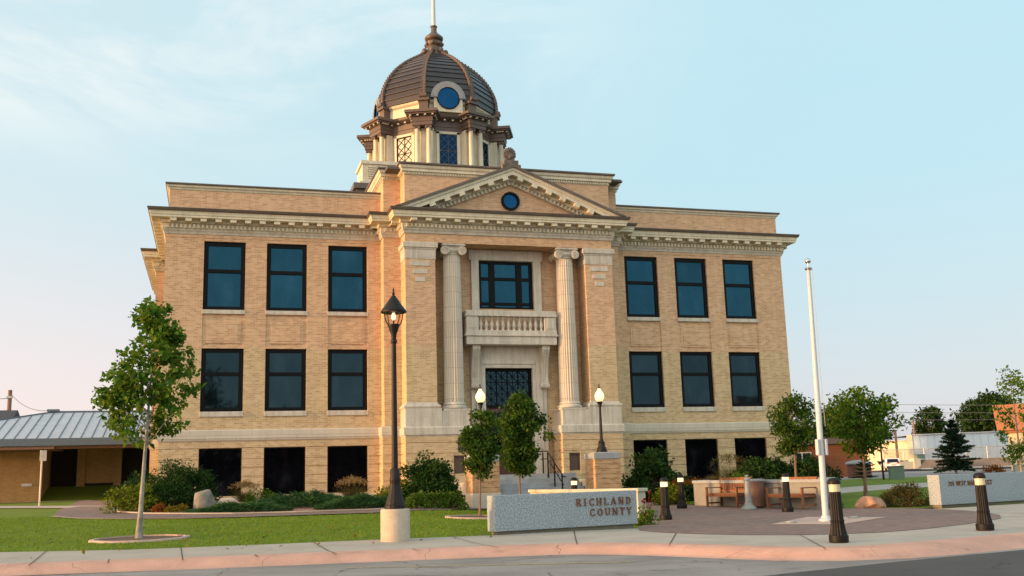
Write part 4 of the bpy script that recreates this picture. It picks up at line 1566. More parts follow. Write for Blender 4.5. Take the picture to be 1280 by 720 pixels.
# ================================================================== PLANTS
def leaf_mesh(name, centers, counts, spread, size, mat, parent, seed, shape=0.62, upbias=0.5, squash=0.75, outward=None, aim=0.0):
    """leaf-sized folded quads scattered in clumps"""
    rng = np.random.default_rng(seed)
    C_ = np.repeat(np.asarray(centers, float), counts, axis=0)
    S_ = np.repeat(np.asarray(spread, float) if hasattr(spread, '__len__') else np.full(len(centers), spread), counts)
    n = len(C_)
    off = rng.normal(size=(n, 3))
    off /= np.maximum(1e-6, np.linalg.norm(off, axis=1))[:, None]
    off *= (rng.random(n) ** 0.5)[:, None] * S_[:, None] * 1.5
    off[:, 2] *= squash
    P = C_ + off
    d = rng.normal(size=(n, 3))
    if aim:
        d = d * (1 - aim) + off / np.maximum(1e-6, np.linalg.norm(off, axis=1))[:, None] * aim * 2
    d[:, 2] -= 0.25
    d /= np.linalg.norm(d, axis=1)[:, None]
    u = rng.normal(size=(n, 3))
    u[:, 2] += upbias * 2
    s = np.cross(d, u)
    s /= np.maximum(1e-6, np.linalg.norm(s, axis=1))[:, None]
    nn = np.cross(s, d)
    sz = size * (0.45 + 1.1 * rng.random(n) ** 1.3)[:, None]
    a = P
    b = P + d * sz * 0.45 + s * sz * shape * 0.5 + nn * sz * 0.10
    c = P + d * sz
    e = P + d * sz * 0.45 - s * sz * shape * 0.5 + nn * sz * 0.10
    V = np.stack([a, b, c, e], 1).reshape(-1, 3)
    F = np.arange(n)[:, None] * 4
    F = np.concatenate([F + np.array([0, 1, 2]), F + np.array([0, 2, 3])], 0)
    me = bpy.data.meshes.new(name)
    me.from_pydata(V.tolist(), [], F.tolist())
    me.materials.append(mat)
    o = bpy.data.objects.new(name, me)
    col.objects.link(o)
    o.parent = parent
    return o


def blade_mesh(name, roots, dirs, lens, width, mat, parent=None, seed=0, curve=0.35, seg=3):
    """narrow bending blades"""
    rng = np.random.default_rng(seed)
    n = len(roots)
    R0 = np.asarray(roots, float)
    Dd = np.asarray(dirs, float)
    Dd = Dd / np.linalg.norm(Dd, axis=1)[:, None]
    L = np.asarray(lens, float)[:, None]
    hor = Dd.copy()
    hor[:, 2] = 0
    hn = np.linalg.norm(hor, axis=1)[:, None]
    hor = hor / np.maximum(hn, 1e-4)
    sd = np.cross(Dd, rng.normal(size=(n, 3)))
    sd /= np.maximum(1e-6, np.linalg.norm(sd, axis=1))[:, None]
    rows = []
    for k in range(seg + 1):
        t = k / seg
        p = R0 + Dd * L * t + hor * L * curve * t * t - np.array([0, 0, 1.0]) * L * curve * 0.6 * t * t
        w_ = width * (1 - 0.92 * t)
        rows.append(p - sd * w_ / 2)
        rows.append(p + sd * w_ / 2)
    V = np.stack(rows, 1).reshape(-1, 3)
    m_ = 2 * (seg + 1)
    base = np.arange(n)[:, None] * m_
    F = np.concatenate([base + np.array([2 * k, 2 * k + 1, 2 * k + 3, 2 * k + 2]) for k in range(seg)], 0)
    me = bpy.data.meshes.new(name)
    me.from_pydata(V.tolist(), [], F.tolist())
    me.materials.append(mat)
    o = bpy.data.objects.new(name, me)
    col.objects.link(o)
    if parent is not None:
        o.parent = parent
    return o


def make_tree(name, label, loc, H, th, prof, ncl, nleaf, leaf, tr, bark, fol, seed, group=None, spread=0.2, lean=(0, 0), limbs=True, cat='tree', upbias=0.5, inner=0.25, squash=0.75, limbk=3):
    """prof: (fraction of crown height, radius)"""
    rng = random.Random(seed)
    root = thing(name, label, cat, loc, 0, group)
    mb = MB()
    ch = H - th
    top = Vector((lean[0], lean[1], H * 0.93))
    def axis(z):
        t = z / H
        return Vector((lean[0] * t + 0.03 * math.sin(3 * t + seed), lean[1] * t + 0.03 * math.cos(4 * t + seed), z))
    pts, rad = [], []
    for i in range(11):
        z = H * 0.92 * i / 10
        pts.append(axis(z))
        f = 1 - 0.88 * (i / 10) ** 0.8
        rad.append(tr * f * (1.35 if i == 0 else 1.0))
    mb.tube(pts, rad, 9)
    pr = lambda t: float(np.interp(t, [p[0] for p in prof], [p[1] for p in prof]))
    cents, cnts, sprs = [], [], []
    k = 0
    tries = 0
    while k < ncl and tries < 5000:
        tries += 1
        t = rng.random()
        R = pr(t)
        if rng.random() > (R / max(p[1] for p in prof)) ** 1.2 + 0.08:
            continue
        a = rng.random() * 2 * math.pi
        wob = 1 + 0.22 * math.sin(2 * a + seed) * math.sin(5 * t + seed) + 0.18 * math.sin(5 * a + 3 * t * 4) + (rng.uniform(.1, .45) if rng.random() < .12 else 0)
        rr = R * wob * (inner + (1 - inner) * rng.random() ** 0.55)
        z = th + ch * t
        base = axis(z)
        c = Vector((base.x + rr * math.cos(a), base.y + rr * math.sin(a), z))
        cents.append(c)
        sp = spread * rng.uniform(0.5, 1.35) * (.72 if wob > 1.25 else 1)
        sprs.append(sp)
        cnts.append(max(3, int(nleaf * (sp / spread) ** 2 * rng.uniform(0.6, 1.2))))
        if limbs and k % limbk == 0:
            z0 = max(th * 0.86, min(z - rr * rng.uniform(0.5, 1.1), H * 0.85))
            p0 = axis(z0)
            mid = p0.lerp(c, 0.55) + Vector((0, 0, 0.10 * rr))
            mb.tube([p0, mid, c], [tr * 0.26 * (1 - 0.6 * t), tr * 0.14 * (1 - .4 * t), tr * 0.05], 5)
        k += 1
    mb.build('trunk', bark, root, smooth=60)
    leaf_mesh('crown', cents, cnts, sprs, leaf, fol, root, seed, upbias=upbias, squash=squash)
    return root


def make_shrub(name, label, loc, rx, ry, h, n, leaf, fol, seed, group=None, cl=40, spread=0.14, cat='shrub', stems=True, up=0.35, shape=0.6):
    rng = random.Random(seed)
    root = thing(name, label, cat, loc, 0, group)
    cents = []
    for i in range(cl):
        a = rng.random() * 2 * math.pi
        ph = math.acos(rng.random() ** 0.8)
        q = rng.uniform(0.62, 1.0) * (1 + 0.09 * math.sin(3 * a + seed))
        cents.append(Vector((rx * q * math.sin(ph) * math.cos(a), ry * q * math.sin(ph) * math.sin(a), max(0.06, h * q * math.cos(ph) * 0.95))))
    if stems:
        mb = MB()
        for c in cents[::2]:
            mb.tube([(c.x * .12, c.y * .12, -0.05), (c.x * .5, c.y * .5, c.z * .6), tuple(c)], [.018, .013, .006], 5)
        mb.build('stem', BARKRED, root)
    leaf_mesh('foliage', cents, [max(2, n // cl)] * cl, spread, leaf, fol, root, seed, aim=0.35, shape=shape, upbias=up)
    return root


def make_juniper(label, loc, rx, ry, h, n, seed, group):
    rng = np.random.default_rng(seed)
    root = thing('creeping_juniper', label, 'shrub', loc, 0, group)
    a = rng.random(n) * 2 * math.pi
    q = rng.random(n) ** 0.5
    wob = 1 + 0.18 * np.sin(3 * a + seed) + 0.1 * np.sin(7 * a)
    x, y = rx * q * wob * np.cos(a), ry * q * wob * np.sin(a)
    dome = h * (1 - q ** 2.5) * (0.75 + 0.25 * np.sin(5 * x + seed) * np.cos(6 * y))
    z = dome * rng.random(n) ** 0.4
    roots = np.stack([x, y, z], 1)
    d = np.stack([np.cos(a) * q + rng.normal(size=n) * .5, np.sin(a) * q + rng.normal(size=n) * .5, 0.25 + rng.random(n) * .5], 1)
    blade_mesh('foliage', roots, d, 0.08 + 0.14 * rng.random(n), 0.035, F_JUN, root, seed, curve=0.3, seg=2)
    return root


def make_grass_clump(name, label, loc, h, r, n, mat, seed, group=None, plume=None, cat='ornamental grass', width=0.014):
    rng = np.random.default_rng(seed)
    root = thing(name, label, cat, loc, 0, group)
    a = rng.random(n) * 2 * math.pi
    q = rng.random(n)
    roots = np.stack([0.25 * r * q * np.cos(a), 0.25 * r * q * np.sin(a), np.zeros(n)], 1)
    d = np.stack([np.cos(a) * q * r / h, np.sin(a) * q * r / h, np.ones(n)], 1)
    blade_mesh('blades', roots, d, h * (0.6 + 0.45 * rng.random(n)), width, mat, root, seed, curve=0.32)
    if plume:
        k = n // 3
        tips = roots[:k] + d[:k] / np.linalg.norm(d[:k], axis=1)[:, None] * h * 0.95
        leaf_mesh('plumes', tips, [5] * k, 0.05, 0.09, plume, root, seed + 1, shape=0.25, squash=1.6)
    return root


def make_conifer(name, label, loc, H, R, th, seed, group=None, n_whorl=20, per=15):
    rng = random.Random(seed)
    root = thing(name, label, 'conifer', loc, 0, group)
    mb = MB()
    mb.tube([(0, 0, -.05), (0, 0, H * .5), (0, 0, H * .98)], [.035 * H * .6, .02 * H * .6, .004 * H], 8)
    roots, dirs, lens = [], [], []
    for i in range(n_whorl):
        t = i / (n_whorl - 1)
        z = th + (H - th) * t * 0.97 + rng.uniform(-.03, .03) * H
        L = R * (1 - t) ** 0.85 * rng.uniform(.85, 1.15) + .05 * R
        for j in range(max(4, int(per * (1 - .5 * t)))):
            a = rng.random() * 2 * math.pi
            l = L * rng.uniform(.65, 1.12)
            sl_ = -0.05 + 0.6 * t + rng.uniform(-.12, .12)
            end = Vector((l * math.cos(a), l * math.sin(a), z + l * sl_ + rng.uniform(-.05, .05)))
            p0 = Vector((0, 0, z))
            mb.tube([p0, p0.lerp(end, .6) + Vector((0, 0, -.04 * l)), end], [.012 * H * .4, .007 * H * .4, .003], 4)
            for q in range(70):
                f = rng.uniform(.12, 1.0)
                p = p0.lerp(end, f)
                roots.append(tuple(p))
                dirs.append((math.cos(a) * .8 + rng.gauss(0, .7), math.sin(a) * .8 + rng.gauss(0, .7), rng.gauss(.25, .45)))
                lens.append(.13 * R * (1.2 - .5 * f) * rng.uniform(.7, 1.4))
    mb.build('trunk', BARK, root)
    blade_mesh('needles', roots, dirs, lens, 0.06 * R, F_SPRUCE, root, seed, curve=.1, seg=2)
    return root


def boulder(name, label, loc, r, mat, seed, amp=.12):
    mb = MB()
    mb.ball((0, 0, r[2] * .45), r, 40, seed=seed, amp=amp, flat=-.1)
    rr_ = random.Random(seed)
    cuts = []
    for _ in range(11):
        n_ = Vector((rr_.gauss(0, 1), rr_.gauss(0, 1), abs(rr_.gauss(0.2, .7)))).normalized()
        ext = math.sqrt((n_.x * r[0]) ** 2 + (n_.y * r[1]) ** 2 + (n_.z * r[2]) ** 2)
        cuts.append((n_, ext * rr_.uniform(.60, .88)))
    for i_, v_ in enumerate(mb.v):
        p_ = Vector(v_) - Vector((0, 0, r[2] * .45))
        for n_, e_ in cuts:
            q_ = p_.dot(n_) - e_
            if q_ > 0:
                p_ -= n_ * q_ * .85
        mb.v[i_] = tuple(p_ + Vector((0, 0, r[2] * .45)))
    o = mb.build(name, mat, None, smooth=28, loc=loc)
    return tag(o, label, 'boulder')


def gz(x, y, d=0.0):
    return (x, y, terr(x, y) + d)


TREES_PLAZA = None
make_tree('maple_tree', 'loose-crowned young maple with a pale mottled trunk in an edged soil ring', gz(-13.27, -16.4), 5.30, 2.15,
          [(0, .62), (.1, .95), (.25, 1.12), (.42, 1.04), (.58, .86), (.74, .68), (.9, .42), (1, .18)], 105, 62, .145, .066, BARKPALE, F_MAPLE, 5, spread=.205, lean=(.12, .05), upbias=.8, squash=.6, inner=.12, limbk=3)
make_tree('pear_tree', 'slim pear tree in a soil ring, nearest the left end of the granite name wall', gz(-4.6, -13.3), 2.95, 1.15,
          [(0, .22), (.15, .38), (.4, .46), (.7, .40), (.9, .24), (1, .08)], 85, 78, .10, .036, BARKRED, F_PEAR, 12, spread=.15, inner=.1, group='young pear trees before the stair')
make_tree('pear_tree', 'bushier young pear tree standing behind the granite name wall straight before the door', gz(-2.72, -11.0), 3.62, 1.25,
          [(0, .26), (.15, .46), (.4, .66), (.65, .66), (.85, .42), (1, .12)], 130, 80, .11, .045, BARKRED, F_PEAR, 23, spread=.17, inner=.1, group='young pear trees before the stair')
t_ = make_tree('pear_tree', 'rounded pear tree behind the planter wall at the right corner of the courthouse', gz(8.55, -8.2, .55), 3.25, 1.2,
               [(0, .35), (.15, .68), (.4, .85), (.65, .78), (.85, .5), (1, .18)], 100, 70, .115, .055, BARKRED, F_PEAR, 31, spread=.23, inner=.1, group=None)
make_tree('young_tree', 'broad olive-green young tree on the right lawn behind the reddish boulder', gz(12.03, -7.31), 4.1, 1.75,
          [(0, .35), (.12, .8), (.3, 1.25), (.55, 1.35), (.8, .95), (1, .35)], 135, 64, .14, .075, BARKRED, F_LOCUST, 44, spread=.28, inner=.12)
make_tree('young_tree', 'sparse upright young tree rising behind the street name wall at the right edge', gz(18.75, -7.9), 5.0, 1.0,
          [(0, .5), (.2, .75), (.45, .8), (.7, .6), (.9, .4), (1, .15)], 64, 44, .13, .06, BARK, F_MAPLE, 57, spread=.21)
make_tree('far_tree', 'small dark round tree standing alone beyond the white warehouse roof', (113, 115, 3.0), 8.2, 2.2,
          [(0, 1.5), (.2, 2.5), (.5, 2.8), (.8, 2.3), (1, .8)], 80, 70, .5, .22, BARK, F_FAR, 61, spread=.75, group=None)
make_tree('far_tree', 'large dark spreading tree beyond the right end of the warehouse', (134.5, 124, 2.0), 12.4, 2.6,
          [(0, 2.5), (.2, 5.0), (.5, 6.0), (.8, 4.4), (1, 1.4)], 190, 80, .62, .4, BARK, F_FAR, 67, spread=1.05)
make_tree('far_tree', 'dark bushy tree rising behind the brown brick building', (72.5, 84, 1.0), 8.2, 1.8,
          [(0, 2.5), (.2, 3.6), (.5, 3.9), (.8, 2.8), (1, 1.0)], 120, 70, .5, .3, BARK, F_FAR, 71, spread=.9)
make_tree('far_tree', 'dark low tree seen between the warehouse end wall and the olive-green tree', (93.5, 104, 1.0), 8.2, 1.6,
          [(0, 1.5), (.2, 2.2), (.5, 2.5), (.8, 1.9), (1, .7)], 70, 60, .45, .22, BARK, F_FAR, 73, spread=.7)
make_conifer('spruce_tree', 'dense dark green spruce standing behind the street name wall', gz(44.5, 26.8), 4.0, 1.75, .35, 81)
make_conifer('spruce_tree', 'small dark spruce tucked behind the olive-green tree, beside the far lamp post', gz(26.8, 13.5), 1.75, .75, .15, 84, n_whorl=9, per=9)

# --- bed along the left wing
make_shrub('evergreen_shrub', 'big dark feathery shrub against the left corner of the courthouse', gz(-12.75, -4.9), 1.15, 1.0, 1.62, 12000, .11, F_DARK, 101, cl=150, spread=.19, shape=.35)
make_shrub('evergreen_shrub', 'dark shrub half hidden behind the maple trunk and the yellow-green shrub', gz(-14.0, -3.3), .95, .85, 1.25, 2600, .13, F_DARK, 103, cl=45, spread=.19, shape=.35)
make_shrub('flowering_shrub', 'low yellow-green shrub at the bend of the brick path', gz(-14.05, -5.5), .95, .62, .88, 2800, .10, F_YEL, 105, cl=50, spread=.15)
make_shrub('barberry', 'small red-brown shrub on red gravel just right of the maple trunk', gz(-13.3, -6.35), .36, .26, .25, 700, .06, F_RED, 107, cl=20, spread=.07, stems=False)
make_shrub('barberry', 'small golden shrub on red gravel right of the red-brown one', gz(-12.75, -6.95), .40, .26, .24, 700, .06, F_GOLD, 109, cl=20, spread=.07, stems=False)
boulder('boulder', 'upright grey boulder left of the first ground floor window', gz(-11.95, -6.2), (.44, .36, .56), ROCKG, 5, .16)
boulder('boulder', 'flat buff rock lying behind the creeping juniper', gz(-10.9, -5.0), (.55, .3, .15), ROCKR, 8)
JG = 'creeping junipers in the bed'
make_juniper('creeping juniper mat nearest the upright grey boulder', gz(-10.75, -7.35), 1.45, .75, .30, 5200, 111, JG)
make_juniper('creeping juniper spreading below the second ground floor window from the left', gz(-8.7, -5.6), 1.7, 1.1, .52, 6500, 113, JG)
make_juniper('creeping juniper mat at the path edge below the third ground floor window from the left', gz(-6.95, -7.45), 1.65, .85, .42, 6500, 115, JG)
SG = 'ornamental grasses in the left bed'
make_grass_clump('fountain_grass', 'brown fountain grass with pale plumes before the leftmost ground floor window', gz(-10.6, -3.2), .78, .5, 420, F_BROWN, 121, SG, F_STRAW)
make_grass_clump('fountain_grass', 'brown fountain grass with pale plumes before the third ground floor window from the left', gz(-6.75, -3.0), .82, .6, 460, F_BROWN, 123, SG, F_STRAW)
make_grass_clump('fountain_grass', 'short wispy grass tuft against the plinth between two ground floor windows', gz(-8.0, -2.2), .5, .35, 240, F_BROWN, 125, SG)
make_shrub('green_shrub', 'low green shrub right of the buff rock under the leftmost window', gz(-10.1, -4.2), .62, .5, .55, 1300, .08, F_MID, 127, cl=28, spread=.11)
make_shrub('green_shrub', 'yellow-green shrub behind the lamp post, at the foot of the portico', gz(-5.85, -7.0), .85, .6, .80, 2200, .09, F_YEL, 129, cl=40, spread=.13)
make_shrub('evergreen_shrub', 'large dark rounded bush before the left pier of the portico', gz(-4.78, -7.3), 1.0, .85, 1.66, 12000, .105, F_DARK, 131, cl=150, spread=.19)
HG = 'clipped low hedge plants'
for i, (x, y, lab) in enumerate(((-5.55, -9.1, 'leftmost pale green low plant at the foot of the large dark bush'), (-4.95, -8.85, 'middle pale green low plant at the foot of the large dark bush'), (-4.25, -8.5, 'rightmost pale green low plant at the foot of the large dark bush'))):
    make_shrub('low_plant', lab, gz(x, y), .42, .34, .52, 1000, .085, F_MID, 141 + i, HG, cl=24, spread=.10, cat='plant')

# --- right planter and lawn
PT = 0.80
make_shrub('evergreen_shrub', 'tall dark bush behind the right lamp pillar, before the first right-wing window', (4.6, -4.4, .1), 1.15, 1.05, 2.05, 6200, .13, F_DARK, 151, cl=80, spread=.22)
make_shrub('evergreen_shrub', 'dark mounded bush behind the two lit bollards', (5.4, -4.9, .1), .9, .8, 1.05, 3600, .12, F_DARK, 153, cl=55, spread=.18)
make_shrub('green_shrub', 'bright green shrub beside the orange-lit left end of the planter wall', (3.75, -7.6, .08), .55, .5, .75, 2000, .09, F_YEL, 155, cl=40, spread=.12)
make_shrub('evergreen_shrub', 'dark green bush in the planter left of the rounded pear tree', (8.2, -6.6, PT - .1), 1.2, .9, .95, 4200, .11, F_DARK, 157, cl=60, spread=.18)
make_shrub('evergreen_shrub', 'dark green bush in the planter right of the rounded pear tree', (9.8, -6.9, .45), 1.2, .9, 1.25, 4200, .11, F_DARK, 159, cl=60, spread=.18)
make_grass_clump('fountain_grass', 'tall brownish grass leaning in the planter before the rightmost ground floor window', (7.55, -5.2, PT - .05), 1.05, .85, 300, F_BROWN, 161, None, F_BROWN)
make_grass_clump('fountain_grass', 'low brown grass behind the left bench', (5.35, -8.2, PT - .05), .45, .5, 420, F_BROWN, 163)
make_shrub('green_shrub', 'low green plant in the planter behind the brown bin', (5.9, -9.0, PT - .05), .55, .45, .32, 900, .07, F_MID, 165, cl=22, spread=.09)
make_shrub('low_plant', 'low dry flowers with reddish heads behind the left end of the planter wall', (5.0, -6.6, PT - .05), .8, .5, .22, 900, .06, F_RED, 167, cl=26, spread=.09, cat='plant', stems=False)
make_shrub('green_shrub', 'small green weed clump at the foot of the flagpole wall end', gz(5.75, -14.5), .34, .3, .42, 500, .08, F_MID, 169, cl=14, spread=.1)
boulder('boulder', 'reddish boulder at the edge of the brick plaza beside the brown shrub', gz(6.75, -15.0), (.56, .42, .25), ROCKR, 14, .20)
make_shrub('brown_shrub', 'dense brownish twiggy shrub against the left end of the street name wall', gz(7.95, -14.9), .78, .55, .72, 4200, .09, F_BROWN, 171, cl=60, spread=.12, shape=.25)
make_shrub('low_plant', 'rust-coloured low plant bed on the lawn edge beyond the flagpole', gz(13.2, -1.8), 1.0, .45, .34, 1200, .08, F_RED, 173, cl=26, spread=.12, cat='plant', stems=False)
make_shrub('low_plant', 'orange flowering low plants before the brown brick building', gz(25.2, 18.5), 2.0, .5, .4, 1200, .12, F_GOLD, 175, cl=26, spread=.16, cat='plant', stems=False)
# roses at the end of the granite name wall
rs = make_shrub('rose_bush', 'leafy rose bush with dark red blooms at the right end of the granite name wall', gz(-1.7, -17.95), .26, .24, .45, 650, .07, F_MID, 181, cl=22, spread=.10, cat='rose bush')
bl = MB()
rng = random.Random(4)
for i in range(7):
    x, y, z = rng.uniform(-.15, .2), rng.uniform(-.2, .15), rng.uniform(.45, .85)
    bl.ball((x, y, z), (.035, .035, .03), 8, seed=i, amp=.15)
    bl.tube([(x * .3, y * .3, .1), (x, y, z)], .004, 4)
bl.build('bloom', F_PETAL, rs)

# lawn blades where the turf is close enough to see them
def lawn_blades(poly, n, seed):
    rng = np.random.default_rng(seed)
    P = np.array(poly)
    lo, hi = P.min(0), P.max(0)
    pts = lo + (hi - lo) * rng.random((n, 2))
    ins = np.zeros(n, bool)
    j = len(P) - 1
    for i in range(len(P)):
        xi, yi, xj, yj = P[i][0], P[i][1], P[j][0], P[j][1]
        c = ((yi > pts[:, 1]) != (yj > pts[:, 1])) & (pts[:, 0] < (xj - xi) * (pts[:, 1] - yi) / (yj - yi + 1e-12) + xi)
        ins ^= c
        j = i
    pts = pts[ins]
    for cx, cy, rx, ry in ((-13.25, -16.65, 1.02, .80), (-4.75, -13.75, .92, .80)):
        pts = pts[((pts[:, 0] - cx) / rx) ** 2 + ((pts[:, 1] - cy) / ry) ** 2 > 1]
    z = np.array([terr(x, y) for x, y in pts]) - .012
    k = len(pts)
    d = np.stack([rng.normal(size=k) * .45, rng.normal(size=k) * .45, np.ones(k)], 1)
    return np.stack([pts[:, 0], pts[:, 1], z], 1), d, 0.035 + .035 * rng.random(k)


r1, d1, l1 = lawn_blades([(-30, -16.1), (-15.76, -18.35), (-13.3, -19.1), (-10.9, -19.34), (-8.46, -19.42), (-6.1, -19.65), (-6.3, -19.2), (-2.6, -17.4), (-1.5, -15), (-2.4, -11), (-3.3, -8.0), (-4.9, -9.9), (-7.0, -10.85), (-9.38, -10.6), (-11.17, -10.4),
                          (-12.5, -10.0), (-14.0, -9.25), (-14.9, -8.6), (-15.7, -7.9), (-16.7, -6.0), (-30, -6.0)], 70000, 7)
g1 = blade_mesh('grass', r1, d1, l1, .016, F_GRASS, None, 9, seg=2)
tag(g1, 'short mown lawn grass in front of the courthouse', 'grass', kind='stuff')

# ================================================================== STREET FURNITURE
# tall lantern lamp post on its concrete drum
def lamp_post(label, loc, rz=0, group=None, k=1.0):
    root = thing('lamp_post', label, 'lamp post', loc, rz, group)
    a = MB()
    a.lathe([(.30, -.1), (.30, .615), (.285, .64)], n=40)
    a.build('pedestal', PEDESTAL, root, smooth=40)
    b = MB()
    b.lathe([(.215, .64), (.215, .71), (.195, .73), (.19, .79), (.165, .85), (.14, .96), (.115, 1.10), (.105, 1.18), (.115, 1.20), (.11, 1.26), (.10, 1.30), (.10, 1.42), (.075, 1.46)], n=48, flute=12, fd=.05)
    b.build('post_base', IRON, root, smooth=35)
    c = MB()
    c.lathe([(.068, 1.44), (.060, 2.2), (.050, 4.02), (.050, 4.06), (.068, 4.08), (.068, 4.14), (.052, 4.16), (.06, 4.26), (.10, 4.36), (.115, 4.42), (.13, 4.43), (.13, 4.47), (.05, 4.48)], n=28, flute=10, fd=.03)
    c.build('pole', IRON, root, smooth=35)
    d = MB()
    d.lathe([(.27, 4.72), (.275, 4.75), (.25, 4.79), (.19, 4.87), (.13, 4.96), (.09, 5.02), (.055, 5.06), (.05, 5.08), (.02, 5.10), (.035, 5.13), (.02, 5.16), (.012, 5.19), (.02, 5.205), (.004, 5.27)], n=32)
    d.lathe([(.268, 4.735), (.20, 4.745)], n=32, caps=False)
    hood = d.build('hood', IRON, root, smooth=40)
    e = MB()
    e.lathe([(.19, 4.738), (.19, 4.755), (.03, 4.76), (.03, 4.70), (.05, 4.66), (.05, 4.60), (.02, 4.56)], n=24)
    e.build('bulb', LAMPGLASS, hood, smooth=40)
    f = MB()
    for q in range(4):
        an = q * math.pi / 2 + .4
        pts = [(r * math.cos(an), r * math.sin(an), z) for r, z in ((.08, 4.45), (.14, 4.46), (.19, 4.52), (.215, 4.60), (.225, 4.68), (.235, 4.75))]
        f.tube(pts, .012, 6)
    f.tube([(0, 0, 4.45), (0, 0, 4.6)], .016, 8)
    f.build('lantern_arm', IRON, root)
    return root


LP = lamp_post('tall black lantern lamp post on a round concrete pedestal, at the front lawn edge', gz(-8.14, -19.96))
copy_tree(LP, gz(27.12, 12.2, -1.9), label='distant dark lamp post on a pedestal, half hidden by the olive-green tree')

# bollards
def bollard(label, loc, lens, group='fluted bollard lights round the plaza'):
    root = thing('bollard_light', label, 'bollard', loc, 0, group)
    a = MB()
    a.lathe([(.160, 0), (.163, .02), (.163, .11), (.154, .12)], n=40)
    a.lathe([(.146, .115), (.138, .16), (.122, .24), (.112, .33), (.117, .34), (.117, .36), (.108, .37), (.104, .44), (.097, .80), (.096, .84)], n=80, flute=16, fd=.10)
    a.build('post', BOLLARD, root, smooth=30)
    b = MB()
    b.lathe([(.094, .835), (.094, .965)], n=32)
    b.build('lens', lens, root, smooth=40)
    c = MB()
    c.lathe([(.100, .962), (.110, .97), (.110, 1.0), (.100, 1.035), (.075, 1.06), (.03, 1.072)], n=32)
    c.build('cap', BOLLARD, root, smooth=40)
    return root


B1 = bollard('unlit bollard nearest the kerb, right in front of the flagpole', gz(-1.55, -25.67, .01), LENSDIM)
copy_tree(B1, gz(2.3, -24.69, .01), label='unlit bollard standing before the lettering of the street name wall')
B3 = bollard('lit bollard on the brick plaza just right of the granite name wall', gz(-.46, -16.4, .01), LENSLIT)
copy_tree(B3, gz(3.85, -15.2, .01), label='lit bollard overlapping the right bench')
copy_tree(B3, gz(2.75, -10.7, .01), label='lit bollard left of the planter wall, a little behind its lit neighbour')
copy_tree(B3, gz(-.64, -10.0, .01), label='lit bollard whose top shows above the low curved wall by the stair')

# flagpole
fr = thing('flagpole', 'white flagpole with a silver ball on the brick plaza, flying no flag', 'flagpole', gz(2.10, -19.73, .013))
fr.rotation_euler = (0, .017, 0)
a = MB()
a.tube([(0, 0, .05), (0, 0, 2.4), (0, 0, 6.05)], [.074, .068, .044], 24)
a.build('pole', WHITEPOLE, fr, smooth=60)
a = MB()
a.lathe([(.17, -.005), (.17, .03), (.15, .05), (.11, .07), (.10, .12)], n=32)
a.build('base_collar', WHITEPOLE, fr, smooth=40)
a = MB()
a.lathe([(.06, 6.02), (.085, 6.04), (.09, 6.06), (.08, 6.08), (.035, 6.10), (.03, 6.2)], n=24)
a.build('truck', STEEL, fr, smooth=40)
a = MB()
a.ball((0, 0, 6.25), .072, 24)
a.build('ball', STEEL, fr, smooth=80)
a = MB()
a.tube([(.09, -.04, 6.05), (.10, -.05, 4), (.12, -.06, 2.2)], .006, 5)
a.tube([(-.07, -.07, 6.05), (-.085, -.085, 5.6)], .006, 5)
a.build('halyard', WHITEPOLE, fr)
for s in (-1, 1):
    a = MB()
    xa, xb = sorted((s * .075, s * .145))
    a.box(xa, xb, -.09, .02, 1.52, 1.90)
    a.build('cleat_box', WHITEPOLE, fr, bevel=.02)

# small ground uplights round the pole
for x, y, lab in ((1.15, -19.73, 'round ground light set in the pink pad left of the flagpole'), (3.3, -19.1, 'round ground light set in the pink pad right of the flagpole')):
    u = thing('ground_light', lab, 'light', gz(x, y, .013), 0, 'ground lights round the flagpole')
    a = MB()
    a.lathe([(.15, 0), (.15, .018), (.11, .024)], n=24)
    a.build('rim', URNGREY, u, smooth=40)
    a = MB()
    a.lathe([(.105, .0), (.105, .03), (.07, .034)], n=24)
    a.build('glass', UPLIGHT, u, smooth=40)

# benches, bin and ash urn
def bench(label, loc, rz, group='wooden benches along the planter wall'):
    root = thing('bench', label, 'bench', loc, rz, group)
    # local: length along x, front towards -y
    W = 1.55
    s_ = MB()
    for i in range(5):
        y = -.26 + i * .115
        s_.box(-W / 2 + .05, W / 2 - .05, y - .048, y + .048, .415, .44)
    s_.box(-W / 2 + .06, W / 2 - .06, -.30, -.27, .33, .415)
    s_.build('seat', TEAK, root)
    b = MB()
    b.beam((-W / 2 + .04, .30, .88), (W / 2 - .04, .30, .88), .04, .09)
    b.beam((-W / 2 + .04, .27, .50), (W / 2 - .04, .27, .50), .035, .06)
    n = 17
    for i in range(n):
        x = -W / 2 + .12 + (W - .24) * i / (n - 1)
        b.beam((x, .27, .50), (x, .30, .86), .045, .016, up=(0, 1, 0))
    b.build('backrest', TEAK, root)
    for s in (-1, 1):
        l = MB()
        x = s * (W / 2 - .03)
        l.box(x - .03, x + .03, -.33, -.27, 0, .60)
        l.build('leg', TEAK, root)
        l = MB()
        l.extr([(x - .03, .22, 0), (x - .03, .28, 0), (x - .03, .335, .93), (x - .03, .275, .93)], (.06, 0, 0))
        l.build('leg', TEAK, root)
        l = MB()
        l.box(x - .038, x + .038, -.36, .30, .60, .632)
        l.build('armrest', TEAK, root, bevel=.01)
        l = MB()
        l.box(x - .02, x + .02, -.27, .23, .10, .15)
        l.box(x - .02, x + .02, -.27, .23, .34, .40)
        l.build('rail', TEAK, root)
    return root


